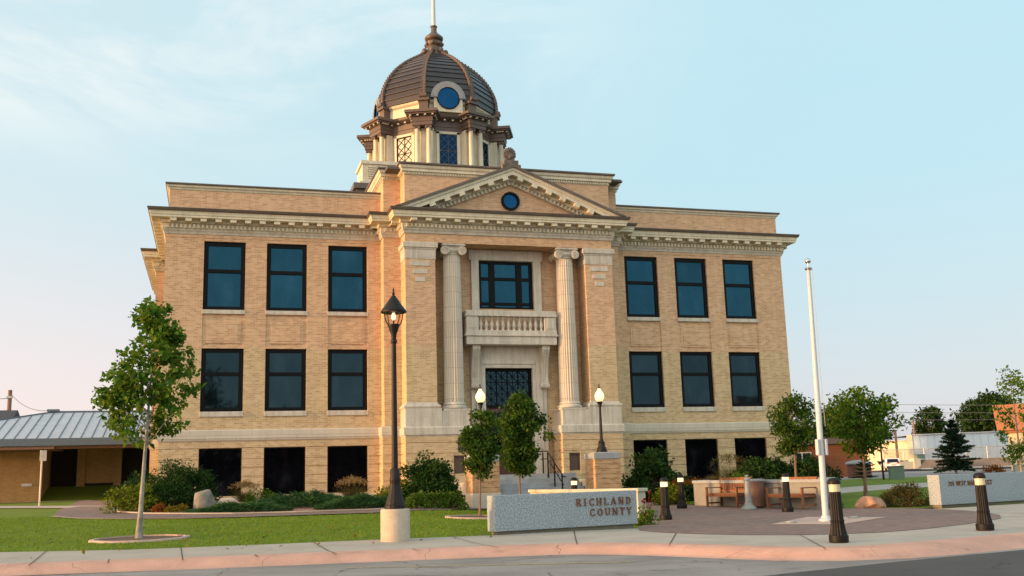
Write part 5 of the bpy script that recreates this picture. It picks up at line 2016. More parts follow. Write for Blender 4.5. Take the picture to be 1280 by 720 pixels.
ang = math.atan2(-1.77, .35)
b0 = bench('slatted brown bench with its left arm free, left of the brown bin', gz(4.28, -11.02, .012), ang)
copy_tree(b0, gz(4.92, -13.75, .012), label='slatted brown bench half hidden by a lit bollard, right of the brown bin')
bn = thing('litter_bin', 'brown litter bin with a grey top between the two benches', 'bin', gz(4.42, -12.42, .012), ang)
a = MB()
a.lathe([(.25, 0.02), (.29, .06), (.30, .45), (.30, .80)], n=28)
a.build('body', BINBROWN, bn, smooth=40)
a = MB()
a.lathe([(.31, .80), (.33, .81), (.33, .86), (.24, .885), (.17, .885), (.17, .80)], n=28)
a.build('rim', URNGREY, bn, smooth=40)
au = thing('ash_urn', 'slim grey ash urn standing in front of the brown bin', 'ash urn', gz(3.83, -13.05, .012))
a = MB()
a.lathe([(.24, 0), (.24, .03), (.20, .07), (.13, .13), (.105, .22), (.095, .40), (.085, .75), (.075, .86)], n=28)
a.build('body', URNGREY, au, smooth=40)
a = MB()
a.lathe([(.08, .86), (.10, .88), (.085, .93), (.05, .95), (.045, .97), (.065, .985), (.065, 1.0), (.02, 1.03)], n=24)
a.build('cap', URNGREY, au, smooth=40)

# planter walls
pw = thing('planter_wall', 'long cream planter wall with a grey cap behind the benches', 'wall', gz(4.2, -8.9))
def wallrun(parent, pts, h0, thick, capover, caph, mat, capmat, zb=-.15):
    """pts: (x, y, top) absolute"""
    bx = parent.location
    m1, m2 = MB(), MB()
    for (x0, y0, t0), (x1, y1, t1) in zip(pts[:-1], pts[1:]):
        d = Vector((x1 - x0, y1 - y0, 0)).normalized()
        n_ = Vector((d.y, -d.x, 0))
        def pr(m_, half, za0, za1, zb0, zb1, ext):
            A, B = Vector((x0, y0, 0)) - d * ext - bx, Vector((x1, y1, 0)) + d * ext - bx
            q = [A + n_ * half, B + n_ * half, B - n_ * half, A - n_ * half]
            zs0, zs1 = [za0, zb0, zb0, za0], [za1, zb1, zb1, za1]
            V = [Vector((p.x, p.y, z)) for p, z in zip(q, zs0)] + [Vector((p.x, p.y, z)) for p, z in zip(q, zs1)]
            m_.add(V, [(0, 3, 2, 1), (4, 5, 6, 7), (0, 1, 5, 4), (1, 2, 6, 5), (2, 3, 7, 6), (3, 0, 4, 7)])
        pr(m1, thick / 2, zb, t0 - caph, zb, t1 - caph, 0)
        pr(m2, thick / 2 + capover, t0 - caph, t0, t1 - caph, t1, capover)
    m1.build('wall_body', mat, parent, bevel=.012)
    m2.build('wall_cap', capmat, parent, bevel=.015)


CAPG = plain('grey_wall_cap', (0.28, 0.29, 0.30), 0.9, var=.12, scale=3, bmp=.2, fine=(60, .15))
pw.location = (0, 0, 0)
wallrun(pw, [(4.30, -8.75, .90), (5.47, -14.62, .87)], 0, .32, .03, .10, PLANTERC, CAPG)
wallrun(pw, [(5.60, -14.45, .868), (8.6, -10.2, .872), (9.05, -3.3, .872)], 0, .32, .028, .10, PLANTERC, CAPG)
wallrun(pw, [(4.5, -8.62, .898), (9.0, -3.0, .9)], 0, .30, .026, .10, PLANTERC, CAPG)
sheet('planter_soil', [(4.45, -8.7), (5.55, -14.35), (8.55, -10.15), (9.0, -3.1)], 0, SOIL, absz=PT - .12)

lw = thing('low_wall', 'low curved wall with an orange-lit cream cap between the name wall and the stair', 'wall', (0, 0, 0))
arcp = []
for i in range(7):
    t = i / 6
    x, y = -2.05 + (-.62 + 2.05) * t, -10.3 + (-15.3 + 10.3) * t
    bul = .45 * math.sin(math.pi * t)
    arcp.append((x - bul * .9, y - bul * .25, .80))
wallrun(lw, arcp, 0, .34, .05, .09, CONCPALE, CONCPALE)

# lamp pillars beside the stair
def lamp_pillar(label, loc, group='brick lamp pillars flanking the stair'):
    root = thing('lamp_pillar', label, 'pillar', loc, 0, group)
    a = MB()
    a.box(-.49, .49, -.05, .95, .62, 1.72)
    for i in range(6):
        z = .62 + i * 1.10 / 6
        a.box(-.505, .505, -.065, .965, z + .012, z + 1.10 / 6 - .012)
    a.build('pillar_shaft', PIERBRICK, root)
    a = MB()
    a.box(-.53, .53, -.09, .99, -.15, .62)
    a.build('pillar_base', CONCPALE, root, bevel=.012)
    a = MB()
    a.box(-.53, .53, -.09, .99, 1.72, 1.93)
    a.extr([(-.53, -.09, 1.93), (.53, -.09, 1.93), (.42, .02, 1.97), (-.42, .02, 1.97)], (0, .0, .001))
    a.box(-.44, .44, .0, .90, 1.93, 1.965)
    a.build('pillar_cap', CAPG, root, bevel=.015)
    return root


def globe_lamp(label, loc, group='acorn globe lamps on the stair pillars'):
    root = thing('globe_lamp', label, 'lamp', loc, 0, group)
    a = MB()
    a.lathe([(.21, 0), (.21, .06), (.18, .08), (.17, .16), (.13, .22), (.12, .34), (.14, .36), (.09, .42), (.062, .50), (.042, 1.65), (.042, 1.70), (.075, 1.72), (.065, 1.78), (.10, 1.86), (.115, 1.90), (.08, 1.92)], n=32, flute=8, fd=.06)
    a.build('pole', IRON, root, smooth=35)
    b = MB()
    b.lathe([(.08, 1.91), (.135, 1.96), (.175, 2.06), (.18, 2.13), (.155, 2.22), (.10, 2.30), (.06, 2.36), (.045, 2.42)], n=28)
    b.build('globe', GLOBE, root, smooth=50)
    c = MB()
    c.lathe([(.05, 2.41), (.055, 2.44), (.02, 2.46), (.015, 2.50), (.028, 2.53), (.004, 2.60)], n=14)
    c.build('cap', IRON, root, smooth=40)
    return root


pl0 = lamp_pillar('brick lamp pillar left of the stair, partly behind the slim pear tree', (-2.34, -5.42, .05))
copy_tree(pl0, (2.34, -5.42, .05), label='brick lamp pillar right of the stair')
gl0 = globe_lamp('glowing globe lamp showing above the slim pear tree left of the door', (-2.34, -4.95, 2.015))
copy_tree(gl0, (2.34, -4.95, 2.015), label='glowing globe lamp on the pillar right of the door')

# handrail on the stair
hr = thing('handrail', 'black iron double handrail running down the stair', 'handrail', (0.75, -1.9, 0))
pth = [(-1.5 + 1.9, 2.02), (-2.35 + 1.9, 1.98), (-3.2 + 1.9, 1.98), (-5.0 + 1.9, .98), (-5.25 + 1.9, .98)]
a = MB()
a.tube([(0, y - .0, z + .18) for y, z in pth], .024, 8)
a.tube([(0, y, z - .12) for y, z in pth[1:4]], .018, 8)
a.build('rail', IRON, hr)
for y, z in ((-.75, 2.12), (-1.35, 2.1), (-2.1, 1.70), (-2.95, 1.23)):
    a = MB()
    a.box(-.024, .024, y - .024, y + .024, .15 if y < -1.3 else 1.3, z)
    a.build('post', IRON, hr)
a = MB()
for y, z in ((-1.7, 1.72), (-2.5, 1.27)):
    a.tube([(0, y + .10 * math.cos(t * .55), z + .10 * math.sin(t * .55)) for t in range(13)], .012, 6)
a.build('scroll', IRON, hr)

# ------------------------------------------------------------------ granite walls with lettering
GL = {
    'R': [('b', .13, 0, .13, 1, .17), ('a', .40, .745, .27, .255, -90, 90, .12), ('b', .10, .97, .42, .97, .06), ('b', .10, .50, .42, .50, .06), ('b', .38, .50, .72, 0, .15), ('s', .13, 0, .34), ('s', .08, 1, .2), ('s', .72, 0, .22)],
    'I': [('b', .2, 0, .2, 1, .17), ('s', .2, 0, .38), ('s', .2, 1, .38)],
    'C': [('a', .46, .5, .38, .49, 48, 312, .13), ('b', .735, .70, .735, .97, .05), ('b', .735, .03, .735, .28, .05)],
    'H': [('b', .14, 0, .14, 1, .16), ('b', .72, 0, .72, 1, .16), ('b', .14, .5, .72, .5, .07)] + [('s', x, z, .32) for x in (.14, .72) for z in (0, 1)],
    'L': [('b', .14, 0, .14, 1, .16), ('b', .1, .035, .62, .035, .07), ('b', .62, 0, .62, .25, .06), ('s', .14, 1, .32)],
    'A': [('b', .06, 0, .40, 1, .08), ('b', .40, 1, .76, 0, .17), ('b', .2, .36, .62, .36, .06), ('s', .06, 0, .24), ('s', .76, 0, .3)],
    'N': [('b', .12, 0, .12, 1, .09), ('b', .12, 1, .72, 0, .17), ('b', .74, 0, .74, 1, .09), ('s', .12, 0, .28), ('s', .08, 1, .22), ('s', .74, 1, .28)],
    'D': [('b', .14, 0, .14, 1, .16), ('a', .32, .5, .43, .49, -90, 90, .14), ('b', .1, .97, .36, .97, .06), ('b', .1, .03, .36, .03, .06), ('s', .14, 0, .3), ('s', .14, 1, .3)],
    'O': [('a', .46, .5, .40, .49, 0, 360, .13)],
    'U': [('b', .14, .34, .14, 1, .16), ('a', .42, .36, .285, .35, 180, 360, .11), ('b', .70, .34, .70, 1, .08), ('s', .14, 1, .32), ('s', .70, 1, .28)],
    'T': [('b', .38, 0, .38, 1, .17), ('b', .02, .965, .74, .965, .07), ('b', .04, .76, .04, 1, .06), ('b', .72, .76, .72, 1, .06), ('s', .38, 0, .34)],
    'Y': [('b', .38, 0, .38, .45, .16), ('b', .38, .44, .06, 1, .16), ('b', .38, .44, .70, 1, .08), ('s', .38, 0, .32), ('s', .06, 1, .28), ('s', .70, 1, .26)],
    'W': [('b', .06, 1, .30, 0, .15), ('b', .30, 0, .50, .95, .08), ('b', .50, .95, .74, 0, .15), ('b', .74, 0, .96, 1, .08), ('s', .06, 1, .26), ('s', .96, 1, .24)],
    'E': [('b', .14, 0, .14, 1, .16), ('b', .1, .965, .62, .965, .07), ('b', .1, .5, .5, .5, .06), ('b', .1, .035, .64, .035, .07), ('b', .62, .78, .62, 1, .05), ('b', .64, 0, .64, .24, .05)],
    'S': [('a', .34, .745, .245, .235, 30, 270, .11), ('a', .34, .265, .265, .245, -150, 90, .12)],
    'M': [('b', .10, 0, .14, 1, .08), ('b', .14, 1, .46, .05, .15), ('b', .46, .05, .78, 1, .08), ('b', .80, 0, .80, 1, .16), ('s', .10, 0, .22), ('s', .80, 0, .3), ('s', .1, 1, .2), ('s', .84, 1, .2)],
    '2': [('a', .34, .72, .26, .26, -10, 170, .12), ('b', .58, .66, .08, .06, .13), ('b', .06, .04, .64, .04, .09)],
    '0': [('a', .36, .5, .30, .49, 0, 360, .12)],
    '1': [('b', .26, 0, .26, 1, .15), ('b', .26, .98, .08, .82, .07), ('s', .26, 0, .36)],
}
GWID = {'R': .82, 'I': .42, 'C': .84, 'H': .88, 'L': .72, 'A': .86, 'N': .88, 'D': .84, 'O': .92, 'U': .84, 'T': .78, 'Y': .78, 'W': 1.04, 'E': .74, 'S': .68, 'M': .98, '2': .74, '0': .74, '1': .54, ' ': .5}


def letter(ch, h, depth, parent, x0, z0, y0):
    mb = MB()
    def quad(p, q, w_, k):
        p, q = Vector((p[0], 0, p[1])), Vector((q[0], 0, q[1]))
        d = (q - p).normalized()
        n_ = Vector((-d.z, 0, d.x)) * w_ / 2
        yy = -.0006 * k
        P = [p - n_, q - n_, q + n_, p + n_]
        mb.extr([(x0 + v.x * h, y0 + yy, z0 + v.z * h) for v in P], (0, -depth, 0))
    for k, s_ in enumerate(GL[ch]):
        if s_[0] == 'b':
            quad((s_[1], s_[2]), (s_[3], s_[4]), s_[5], k)
        elif s_[0] == 's':
            z = s_[2]
            quad((s_[1] - s_[3] / 2, .028 if z == 0 else .972), (s_[1] + s_[3] / 2, .028 if z == 0 else .972), .056, k)
        else:
            _, cx, cz, rx, rz, a0, a1, w_ = s_
            N = 18
            for i in range(N):
                t0, t1 = R_(a0 + (a1 - a0) * i / N), R_(a0 + (a1 - a0) * (i + 1) / N)
                def pt(t, o):
                    return (x0 + (cx + (rx - o) * math.cos(t)) * h, y0 - .0006 * k, z0 + (cz + (rz - o * .75) * math.sin(t)) * h)
                mb.extr([pt(t0, w_), pt(t0, 0), pt(t1, 0), pt(t1, w_)], (0, -depth, 0))
    return mb.build('letter', LETTER, parent)


def text_line(txt, h, parent, xr, z0, y0, track=.10, depth=.025, right=True):
    W = sum((GWID[c] + track) * h for c in txt) - track * h
    x = xr - W if right else xr
    for c in txt:
        if c != ' ':
            letter(c, h, depth, parent, x, z0, y0)
        x += (GWID[c] + track) * h


def granite_wall(label, p0, p1, h0, thick, zb, group=None):
    d = Vector((p1[0] - p0[0], p1[1] - p0[1]))
    L = d.length
    root = thing('granite_wall', label, 'sign wall', (p0[0], p0[1], zb), math.atan2(d.y, d.x), group)
    a = MB()
    a.box(0, L, 0, thick, .075, h0)
    a.build('slab', GRANITE, root, bevel=.012)
    a = MB()
    a.box(.08, L - .08, .06, thick - .04, -.1, .075)
    a.build('footing', plain('dark_footing', (0.17, 0.15, 0.12), .9, bmp=.2), root)
    return root, L


gw, L1 = granite_wall('speckled grey granite wall lettered RICHLAND COUNTY in bronze capitals', (-5.97, -19.80), (-2.38, -19.05), .83, .38, -.02)
text_line('RICHLAND', .162, gw, L1 - .17, .53, -.002, track=.40)
text_line('COUNTY', .162, gw, L1 - .17, .30, -.002, track=.38)
gw2, L2 = granite_wall('speckled grey granite wall lettered with the street address in small bronze capitals', (8.05, -16.40), (16.0, -14.45), .92, .40, -.02)
text_line('201 WEST MAIN STREET', .128, gw2, .36, .60, -.002, track=.06, depth=.018, right=False)

# thin sign post at the far left
sp = thing('sign_post', 'thin metal post with a small sign seen edge-on, by the low annex', 'sign', gz(-19.24, 10.42))
a = MB()
a.tube([(0, 0, -.1), (0, 0, 2.45)], .04, 8)
a.build('post', SIGNMETAL, sp)
a = MB()
a.obox((0.06, -.05, 2.25), (.13, .05, 0), (-.006, .012, 0), (0, 0, .24))
a.build('sign_panel', SIGNMETAL, sp)

# ================================================================== OTHER BUILDINGS
# low brick annex on the left with a seamed hip roof
AN = thing('annex', 'low yellow brick annex with a grey seamed hip roof left of the courthouse', 'building', (0, 0, 0))
a = MB()
wallseg(a, (-40, 30), (-22.1, 30), .3, 4.2)
wallseg(a, (-22.1, 30), (-22.1, 40), .3, 4.2)
a.build('wall', YBRICK, AN)
a = MB()
for xa, xb in ((-20.40, -19.88), (-18.06, -17.6)):
    a.box(xa, xb, 33.7, 34.3, 1.4, 4.2)
a.box(-19.88, -18.06, 33.95, 34.3, 1.66, 4.2)
a.build('recess_wall', YBRICK, AN)
a = MB()
a.box(-20.45, -17.55, 33.85, 34.35, 1.2, 1.66)
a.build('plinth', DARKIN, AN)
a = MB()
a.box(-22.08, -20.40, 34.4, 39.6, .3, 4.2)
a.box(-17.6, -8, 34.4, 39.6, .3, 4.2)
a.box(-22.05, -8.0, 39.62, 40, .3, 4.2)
a.build('porch_shade_block', DARKIN, AN)  # solid dark blocks stand in for the shade of the porch
a = MB()
ZR0, ZR1 = 4.32, 6.40
A_ = [(-44, 19.8 + 6, ZR0), (-8, 19.8 + 6, ZR0), (-8, 42, ZR0), (-44, 42, ZR0)]
ridge = [(-22.3, 33.5, ZR1), (-8, 33.5, ZR1)]
# gentle hip: left hip end runs back from the ridge end
V = [(-31.5, 26.3, ZR0), (-8, 26.3, ZR0), (-8, 33.2, ZR1), (-22.0, 33.2, ZR1), (-31.5, 40.5, ZR0), (-8, 40.5, ZR0)]
a.add(V, [(0, 1, 2, 3), (0, 3, 4), (4, 3, 2, 5)])
rfa = a.build('roof', METALROOF, AN)
a = MB()
n_ = Vector((0, -(ZR1 - ZR0), 6.9)).normalized()
for i in range(38):
    x = -31.2 + i * .62
    t = 1.0 if x > -22.0 else max(0.0, (x + 31.5) / 9.5)
    p, q = Vector((x, 26.3, ZR0)), Vector((x, 26.3 + 6.9 * t, ZR0 + (ZR1 - ZR0) * t))
    if (q - p).length > .3:
        a.beam(p + n_ * .02, q + n_ * .02, .05, .06)
a.beam((-31.5, 26.3, ZR0 + .03), (-22.0, 33.2, ZR1 + .03), .16, .09)
a.beam((-22.2, 33.2, ZR1 + .04), (-8, 33.2, ZR1 + .04), .2, .09)
a.build('roof_seam', ROOFEDGE, rfa)
a = MB()
a.box(-31.8, -8, 26.0, 26.3, ZR0 - .42, ZR0 + .02)
a.build('gutter', ROOFEDGE, AN)
a = MB()
a.box(-32, -20.85, 26.1, 30.2, ZR0 - .62, ZR0 - .44)
a.box(-20.85, -8, 26.4, 27.4, ZR0 - .60, ZR0 - .44)
a.build('soffit', FASCIA, AN)
a = MB()
a.box(-23.15, -22.55, 29.93, 29.99, 1.55, 1.72)
a.build('wall_plate', SIGNMETAL, AN)
a = MB()
a.box(-22.35, -21.6, 33.0, 33.4, ZR1 + .05, ZR1 + .2)
a.build('ridge_vent', ROOFEDGE, AN)
a = thing('house', 'dark-roofed house showing above the far left roof line', 'building', (-32.6, 56, .3))
h_ = MB()
h_.box(-5, 4, -3, 5, 0, 6.4)
h_.build('wall', YBRICK, a)
h_ = MB()
h_.extr([(-5.5, -3.6, 6.3), (-5.5, 5.6, 6.3), (-5.5, 1, 8.0)], (10, 0, 0))
h_.build('roof', DARKROOF, a)

# brown brick building, right
BB = thing('brown_building', 'low brown brick building with a flat dark roof right of the courthouse', 'building', (0, 0, 0))
q0, q1 = Vector((31.0, 32.6, 0)), Vector((37.2, 28.4, 0))
d = (q1 - q0).normalized()
nrm = Vector((d.y, -d.x, 0))
def along_box(mb, s0, s1, r0, r1, z0, z1):
    c = q0 + d * (s0 + s1) / 2 + nrm * (r0 + r1) / 2
    mb.obox((c.x, c.y, (z0 + z1) / 2), d * (s1 - s0) / 2, nrm * (r1 - r0) / 2, (0, 0, (z1 - z0) / 2))
a = MB()
along_box(a, -6, 7.5, -8, 0, .3, 3.05)
a.build('wall', BROWNBRICK, BB)
a = MB()
along_box(a, -6.6, 8.2, -8.4, .7, 3.05, 3.55)
along_box(a, -3.5, 2.8, -5, -2.0, 3.55, 4.6)
a.build('roof', DARKROOF, BB)
a = MB()
along_box(a, 1.6, 2.0, 0, .25, .5, 3.04)
along_box(a, -2.5, -1.8, 0, .3, .5, 3.04)
a.build('pilaster', MANSARD, BB)
a = MB()
along_box(a, 2.2, 3.7, 0, .05, 1.55, 2.5)
w_ = a.build('window', SIGNMETAL, BB)
a = MB()
along_box(a, 2.3, 2.9, .03, .07, 1.63, 2.42)
along_box(a, 3.0, 3.6, .03, .07, 1.63, 2.42)
a.build('pane', GLASSB, w_)

# white warehouse and fence
WH = thing('warehouse', 'long white metal warehouse with a cream end wall on the far right', 'building', (0, 0, 0))
P0, P1, P2 = Vector((98.1, 107.7, 0)), Vector((89.2, 89.4, 0)), Vector((125.0, 66.5, 0))
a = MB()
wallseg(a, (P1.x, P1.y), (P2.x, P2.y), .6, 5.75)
a.build('wall', SHADEWALL, WH)
a = MB()
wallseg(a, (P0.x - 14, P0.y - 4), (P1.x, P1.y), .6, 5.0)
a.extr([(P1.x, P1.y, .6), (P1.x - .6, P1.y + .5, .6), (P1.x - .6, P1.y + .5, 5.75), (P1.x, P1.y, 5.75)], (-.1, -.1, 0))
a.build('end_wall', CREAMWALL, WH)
a = MB()
a.add([(P1.x, P1.y, 5.75), (P2.x, P2.y, 5.8), (P2.x + 20, P2.y + 30, 6.2), (P0.x, P0.y, 5.9)], [(0, 1, 2, 3)])
a.add([(P0.x - 14, P0.y - 4, 5.0), (P1.x, P1.y, 5.0), (P1.x + 4, P1.y + 12, 5.5), (P0.x - 8, P0.y + 8, 5.5)], [(0, 1, 2, 3)])
for t in np.linspace(0, 1, 2):
    pass
a.beam((P1.x, P1.y, 5.76), (P2.x, P2.y, 5.81), .5, .14)
a.beam((P0.x - 14, P0.y - 4, 5.0), (P1.x, P1.y, 5.0), .5, .14)
a.build('roof', METALROOF, WH)
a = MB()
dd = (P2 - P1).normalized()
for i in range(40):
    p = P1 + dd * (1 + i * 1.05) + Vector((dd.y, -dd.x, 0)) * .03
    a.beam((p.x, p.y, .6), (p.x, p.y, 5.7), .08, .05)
a.build('siding_rib', SHADEWALL, WH)
a = MB()
pe0 = Vector((P0.x - 14, P0.y - 4, 0))
de = (P1 - pe0).normalized()
ne = Vector((de.y, -de.x, 0))
for s0, s1, z0, z1 in ((4.5, 7.5, .7, 3.6), (10, 13, .9, 3.4)):
    c = pe0 + de * (s0 + s1) / 2 + ne * .05
    a.obox((c.x, c.y, (z0 + z1) / 2), de * (s1 - s0) / 2, ne * .05, (0, 0, (z1 - z0) / 2))
a.build('roller_door', plain('tan_door', (0.60, 0.46, 0.30), .7, bmp=.1), WH)

# terrace bank in front of the warehouse
F0, F1 = Vector((77.0, 80.0, 0)), Vector((100.0, 62.0, 0))
fd = (F1 - F0).normalized()
fnr = Vector((fd.y, -fd.x, 0))
def slab2(name, o0, z0, o1, z1, mat, s0=-1, s1=34):
    P_ = [F0 + fd * s0 + fnr * o0, F0 + fd * s1 + fnr * o0, F0 + fd * s1 + fnr * o1, F0 + fd * s0 + fnr * o1]
    return slab(name, [(P_[0].x, P_[0].y, z0), (P_[1].x, P_[1].y, z0), (P_[2].x, P_[2].y, z1), (P_[3].x, P_[3].y, z1)], mat)
slab2('road', 14, .66, 1.2, .72, ASPHALT, -16)
slab2('pavement', 4.2, .78, 1.0, .86, PINKPALE, 1.5)
slab2('bank', 1.0, .80, 0.0, 1.95, plain('asphalt_bank', (0.15, 0.12, 0.105), .95, var=.2, scale=.5, bmp=.3), 2.5)
slab2('yard', 0.0, 1.95, -13, 1.3, STREET, -1)
FE = thing('chain_link_fence', 'grey chain-link fence along the bank before the white warehouse', 'fence', (0, 0, 0))
a = MB()
for i in range(14):
    p = F0 + fd * (i * 2.6)
    a.cyl((p.x, p.y, 1.3), (p.x, p.y, 3.45), .075, 6)
a.build('post', FENCEM, FE)
a = MB()
e_ = F0 + fd * 34
a.cyl((F0.x, F0.y, 3.42), (e_.x, e_.y, 3.42), .055, 6)
a.cyl((F0.x, F0.y, 1.95), (e_.x, e_.y, 1.95), .03, 6)
a.build('rail', FENCEM, FE)
a = MB()
n = 150
for i in range(n):
    s0 = 34 * i / n
    for sgn in (-1, 1):
        p, q = F0 + fd * s0, F0 + fd * max(0, min(34, s0 + sgn * 1.5))
        a.tube([(p.x, p.y, 1.95), (q.x, q.y, 3.42)], .016, 3, caps=False)
mesh_o = a.build('wire_mesh', FENCEM, FE)

dumps = thing('dumpster', 'small green dumpster at the corner of the far white warehouse', 'dumpster', (80.4, 77.0, 2.0))
dumps.scale = (.62, .62, .62)
a = MB()
a.extr([(-.8, -.5, .2), (.8, -.5, .2), (.95, -.6, 1.0), (-.95, -.6, 1.0)], (0, 1.0, 0))
a.build('body', GREENBOX, dumps)
a = MB()
a.box(-1, 1, -.65, .45, 1.0, 1.1)
a.build('lid', DARKIN, dumps)
kp = thing('retaining_post', 'cream masonry block at the end of the asphalt bank by the far car', 'wall', (79.3, 77.2, .6))
a = MB()
a.box(-4.5, -.1, -.4, .4, 0, 1.2)
a.box(-.1, 1.0, -.55, .55, 0, 1.55)
a.build('block', CREAMWALL, kp, bevel=.03)

# white car seen from behind
cr = thing('parked_car', 'white car seen from behind, far off beyond the right lawn', 'car', (72.6, 72.8, .60), R_(62))
a = MB()
prof = [(-2.3, .35), (2.2, .35), (2.3, .75), (2.2, .98), (1.2, 1.08), (.5, 1.55), (-1.9, 1.62), (-2.25, 1.10), (-2.35, .7)]
a.extr([(x, -.9, z) for x, z in prof], (0, 1.8, 0))
a.build('body', CARPAINT, cr, bevel=.12)
a = MB()
a.extr([(-2.29, -.72, 1.10), (-2.29, .72, 1.10), (-1.97, .62, 1.52), (-1.97, -.62, 1.52)], (-.03, 0, 0.01))
a.build('rear_window', GLASSA, cr)
for s in (-1, 1):
    a = MB()
    a.extr([(-1.8, s * .905, 1.10), (1.0, s * .905, 1.10), (.45, s * .905, 1.48), (-1.65, s * .905, 1.52)], (0, s * .015, 0))
    a.build('side_window', GLASSA, cr)
    a = MB()
    a.box(-2.40, -2.2, s * .62 - .14, s * .62 + .14, .95, 1.12)
    a.build('tail_light', REDLENS, cr, bevel=.02)
    for x in (-1.45, 1.45):
        a = MB()
        a.tube([(x, s * .70, .34), (x, s * .93, .34)], .34, 20)
        w_ = a.build('wheel', TYRE, cr)
        a = MB()
        a.tube([(x, s * .90, .34), (x, s * .945, .34)], .2, 14)
        a.build('rim', STEEL, w_)
a = MB()
a.box(-2.42, -2.3, -.85, .85, .40, .62)
a.build('bumper', DARKIN, cr, bevel=.03)
a = MB()
a.box(-2.40, -2.34, -.25, .25, .78, .92)
a.build('number_plate', SIGNMETAL, cr)

# tan building with a mansard, far right
TB = thing('tan_building', 'tan stucco building with a rust-brown mansard at the right edge', 'building', (0, 0, 0))
q0 = Vector((58.8, 36.7, 0))
d = Vector((.50, -.866, 0)).normalized()
nrm = Vector((d.y, -d.x, 0))
a = MB()
along_box(a, 0, 14, -9, 0, .2, 4.0)
a.build('wall', CREAMWALL, TB)
a = MB()
pq_ = [q0 - d * .55 + nrm * 1.0, q0 + d * 14 + nrm * 1.0, q0 + d * 14 - nrm * 9.5, q0 - d * .55 - nrm * 9.5]
pt_ = [q0 - d * .7 + nrm * 1.15, q0 + d * 14 + nrm * 1.15, q0 + d * 14 - nrm * 9.6, q0 - d * .7 - nrm * 9.6]
a.add([(p.x, p.y, 4.12) for p in pq_] + [(p.x, p.y, 6.45) for p in pt_], [(0, 3, 2, 1), (4, 5, 6, 7), (0, 1, 5, 4), (1, 2, 6, 5), (2, 3, 7, 6), (3, 0, 4, 7)])
along_box(a, -.3, 14, -9.2, .5, 3.88, 4.125)
a.build('mansard', MANSARD, TB)
for s_ in (1.3, 3.6):
    a = MB()
    along_box(a, s_, s_ + .06, 0, .03, .3, 3.85)
    a.build('wall_joint', FASCIA, TB)
pb = thing('planter_box', 'low concrete planter box before the tan building', 'planter', (40.6, 16.0, .45), math.atan2(-.6, .8))
a = MB()
a.box(-.3, 7, -.6, .6, -.2, .62)
a.build('box', CONC, pb, bevel=.03)
make_shrub('low_plant', 'rust-brown shrub left of the concrete planter box', (39.2, 16.9, .45), .8, .6, .75, 800, .12, F_RED, 191, cl=24, spread=.18, cat='plant')
make_shrub('low_plant', 'bright green plant with red stems in the concrete planter box', (42.4, 14.7, 1.0), .9, .45, .32, 700, .1, F_MID, 193, cl=22, spread=.14, cat='plant')
make_grass_clump('red_flower', 'sparse red-flowered stems before the tan wall', (42.2, 15.6, .95), .75, .6, 70, F_PETAL, 195, None, F_PETAL, 'flowers', .03)

# bin and cabinet on the right lawn edge
dbn = thing('domed_bin', 'brown round bin with a domed grey lid before the brown brick building', 'bin', gz(30.43, 19.28, -.05))
a = MB()
a.lathe([(.75, 0), (.78, .1), (.78, .95)], n=24)
a.build('body', BINBROWN, dbn, smooth=40)
a = MB()
a.lathe([(.90, .93), (.92, 1.0), (.75, 1.12), (.4, 1.2), (.05, 1.23)], n=24)
a.build('lid', URNGREY, dbn, smooth=50)
cbx = thing('utility_cabinet', 'small green utility cabinet on the far edge of the right lawn', 'cabinet', gz(28.2, 12.4, -.05), R_(-30))
a = MB()
a.box(-.42, .42, -.35, .35, 0, .80)
a.build('cabinet', GREENBOX, cbx, bevel=.02)
a = MB()
a.box(-.46, .46, -.39, .39, .80, .85)
a.build('lid', GREENBOX, cbx, bevel=.02)

# utility poles and wires
up = thing('utility_pole', 'weathered wooden utility pole behind the annex at far left', 'utility pole', (-30.6, 67.3, .5))
a = MB()
a.tube([(0, 0, 0), (0, 0, 10.5)], [.24, .19], 12)
a.build('pole', WOODPOLE, up, smooth=60)
a = MB()
a.box(-.25, .25, -.3, .1, 9.7, 9.9)
a.build('bracket', SIGNMETAL, up)
def wire(name, label, p, q, sag, r=.02, group=None):
    p, q = Vector(p), Vector(q)
    a = MB()
    a.tube([p.lerp(q, i / 16) - Vector((0, 0, sag * 4 * (i / 16) * (1 - i / 16))) for i in range(17)], r, 5)
    return tag(a.build(name, WIREM), label, 'wire', group)
wire('overhead_wire', 'overhead wire sloping from the left utility pole down to the annex ridge', (-30.4, 67.2, 10.5), (-22.1, 33.4, 6.55), .5, .028)
wire('overhead_wire', 'overhead wire leaving the picture to the left of the utility pole', (-30.7, 67.3, 10.2), (-62, 60, 9.6), .5, .03)
wire('overhead_wire', 'low slack wire drooping from the middle of the left utility pole', (-30.5, 67.2, 8.6), (-22.3, 33.5, 6.45), .3, .022)
pk = thing('utility_pole', 'short pale utility pole just left of the warehouse corner', 'utility pole', (79.6, 80.5, .6))
a = MB()
a.tube([(0, 0, 0), (0, 0, 5.6)], [.2, .16], 10)
a.build('pole', WOODPOLE, pk)
pk2 = thing('utility_pole', 'slim dark utility pole behind the warehouse end wall', 'utility pole', (104.8, 108.9, .6))
a = MB()
a.tube([(0, 0, 0), (0, 0, 8.2)], [.2, .15], 10)
a.build('pole', WOODPOLE, pk2)
for k, (z0, z1) in enumerate(((12.0, 10.8), (10.6, 9.6), (9.3, 8.7))):
    wire('overhead_wire', ('top', 'middle', 'lowest')[k] + ' of three faint overhead wires above the white warehouse', (100, 112, z0), (150, 90, z1), .5, .035, 'faint wires over the warehouse')

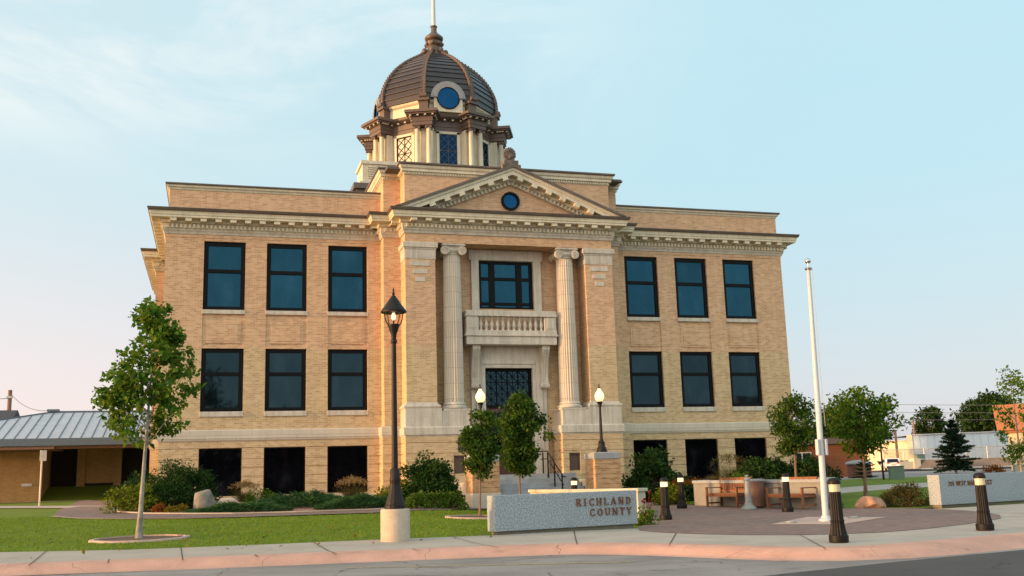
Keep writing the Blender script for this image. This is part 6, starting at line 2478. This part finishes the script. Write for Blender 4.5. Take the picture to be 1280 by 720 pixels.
# across the street, behind the viewer: seen mirrored in the window glass
OG = 'street trees across the road'
far0 = make_tree('street_tree', 'leafy street tree across the road, mirrored in the ground floor windows', (-38, -98, -.2), 10.5, 1.6,
                 [(0, 3.5), (.2, 5.0), (.5, 5.4), (.8, 4.0), (1, 1.2)], 90, 60, .9, .3, BARK, F_FAR, 201, OG, spread=1.5)
for i, (x, y, k) in enumerate(((-26, -104, .9), (-2, -100, .75), (9, -106, .8), (22, -101, .7), (34, -107, .85), (48, -100, .75), (61, -106, .9), (75, -101, .8), (90, -106, .9), (-50, -105, 1.0))):
    c = copy_tree(far0, (x, y, -.2), i * .9)
    c.scale = (k, k, k)
big = make_tree('street_tree', 'tall bare-limbed street tree across the road, mirrored in the left windows', (-13.5, -84, -.2), 15.5, 3.0,
                [(0, 1.5), (.3, 3.6), (.6, 4.0), (.85, 2.6), (1, .8)], 70, 26, .6, .4, BARK, F_FAR, 211, None, spread=1.0)
oh = thing('house', 'house with a red roof across the road, mirrored in a right window', 'building', (84, -118, -.2))
a = MB()
a.box(-7, 7, -4, 4, 0, 9.4)
a.build('wall', CREAMWALL, oh)
a = MB()
a.extr([(-8, -5, 9.4), (-8, 5, 9.4), (-8, 0, 14.2)], (16, 0, 0))
a.build('roof', MANSARD, oh)
for x, lab in ((-3.5, 'utility pole with a crossarm across the road, mirrored in the second left window'), (6.5, 'utility pole with a crossarm across the road, mirrored in the third left window')):
    u = thing('utility_pole', lab, 'utility pole', (x, -80, -.2), 0, 'utility poles across the road')
    a = MB()
    a.tube([(0, 0, 0), (0, 0, 12.6 if x > 0 else 10.8)], [.2, .13], 8)
    a.build('pole', WOODPOLE, u)
    a = MB()
    a.box(-1.2, 1.2, -.06, .06, 10.0, 10.14)
    a.build('crossarm', WOODPOLE, u)

bb_ = random.Random(77)
leaf_o = leaf_mesh('tree_belt', [(bb_.uniform(-75, 115), -113 + bb_.uniform(-3, 3), bb_.uniform(.3, 6.2)) for _ in range(900)], [26] * 900, 1.5, 1.3, F_FAR, None, 301)
tag(leaf_o, 'dense belt of shrubs and trees across the road, mirrored in the dark ground floor windows', 'tree belt', kind='stuff')

rl = np.random.default_rng(5)
nl = 130
lx = rl.uniform(-16.5, -5.5, nl)
ly = rl.uniform(-20.6, -12.5, nl)
fl = leaf_mesh('fallen_leaves', [(x, y, terr(x, y) + .035) for x, y in zip(lx, ly)], [1] * nl, .01, .085, F_GOLD, None, 411, squash=.1, upbias=3.0)
tag(fl, 'scattered fallen leaves on the lawn and sidewalk under the maple', 'fallen leaves', kind='stuff')
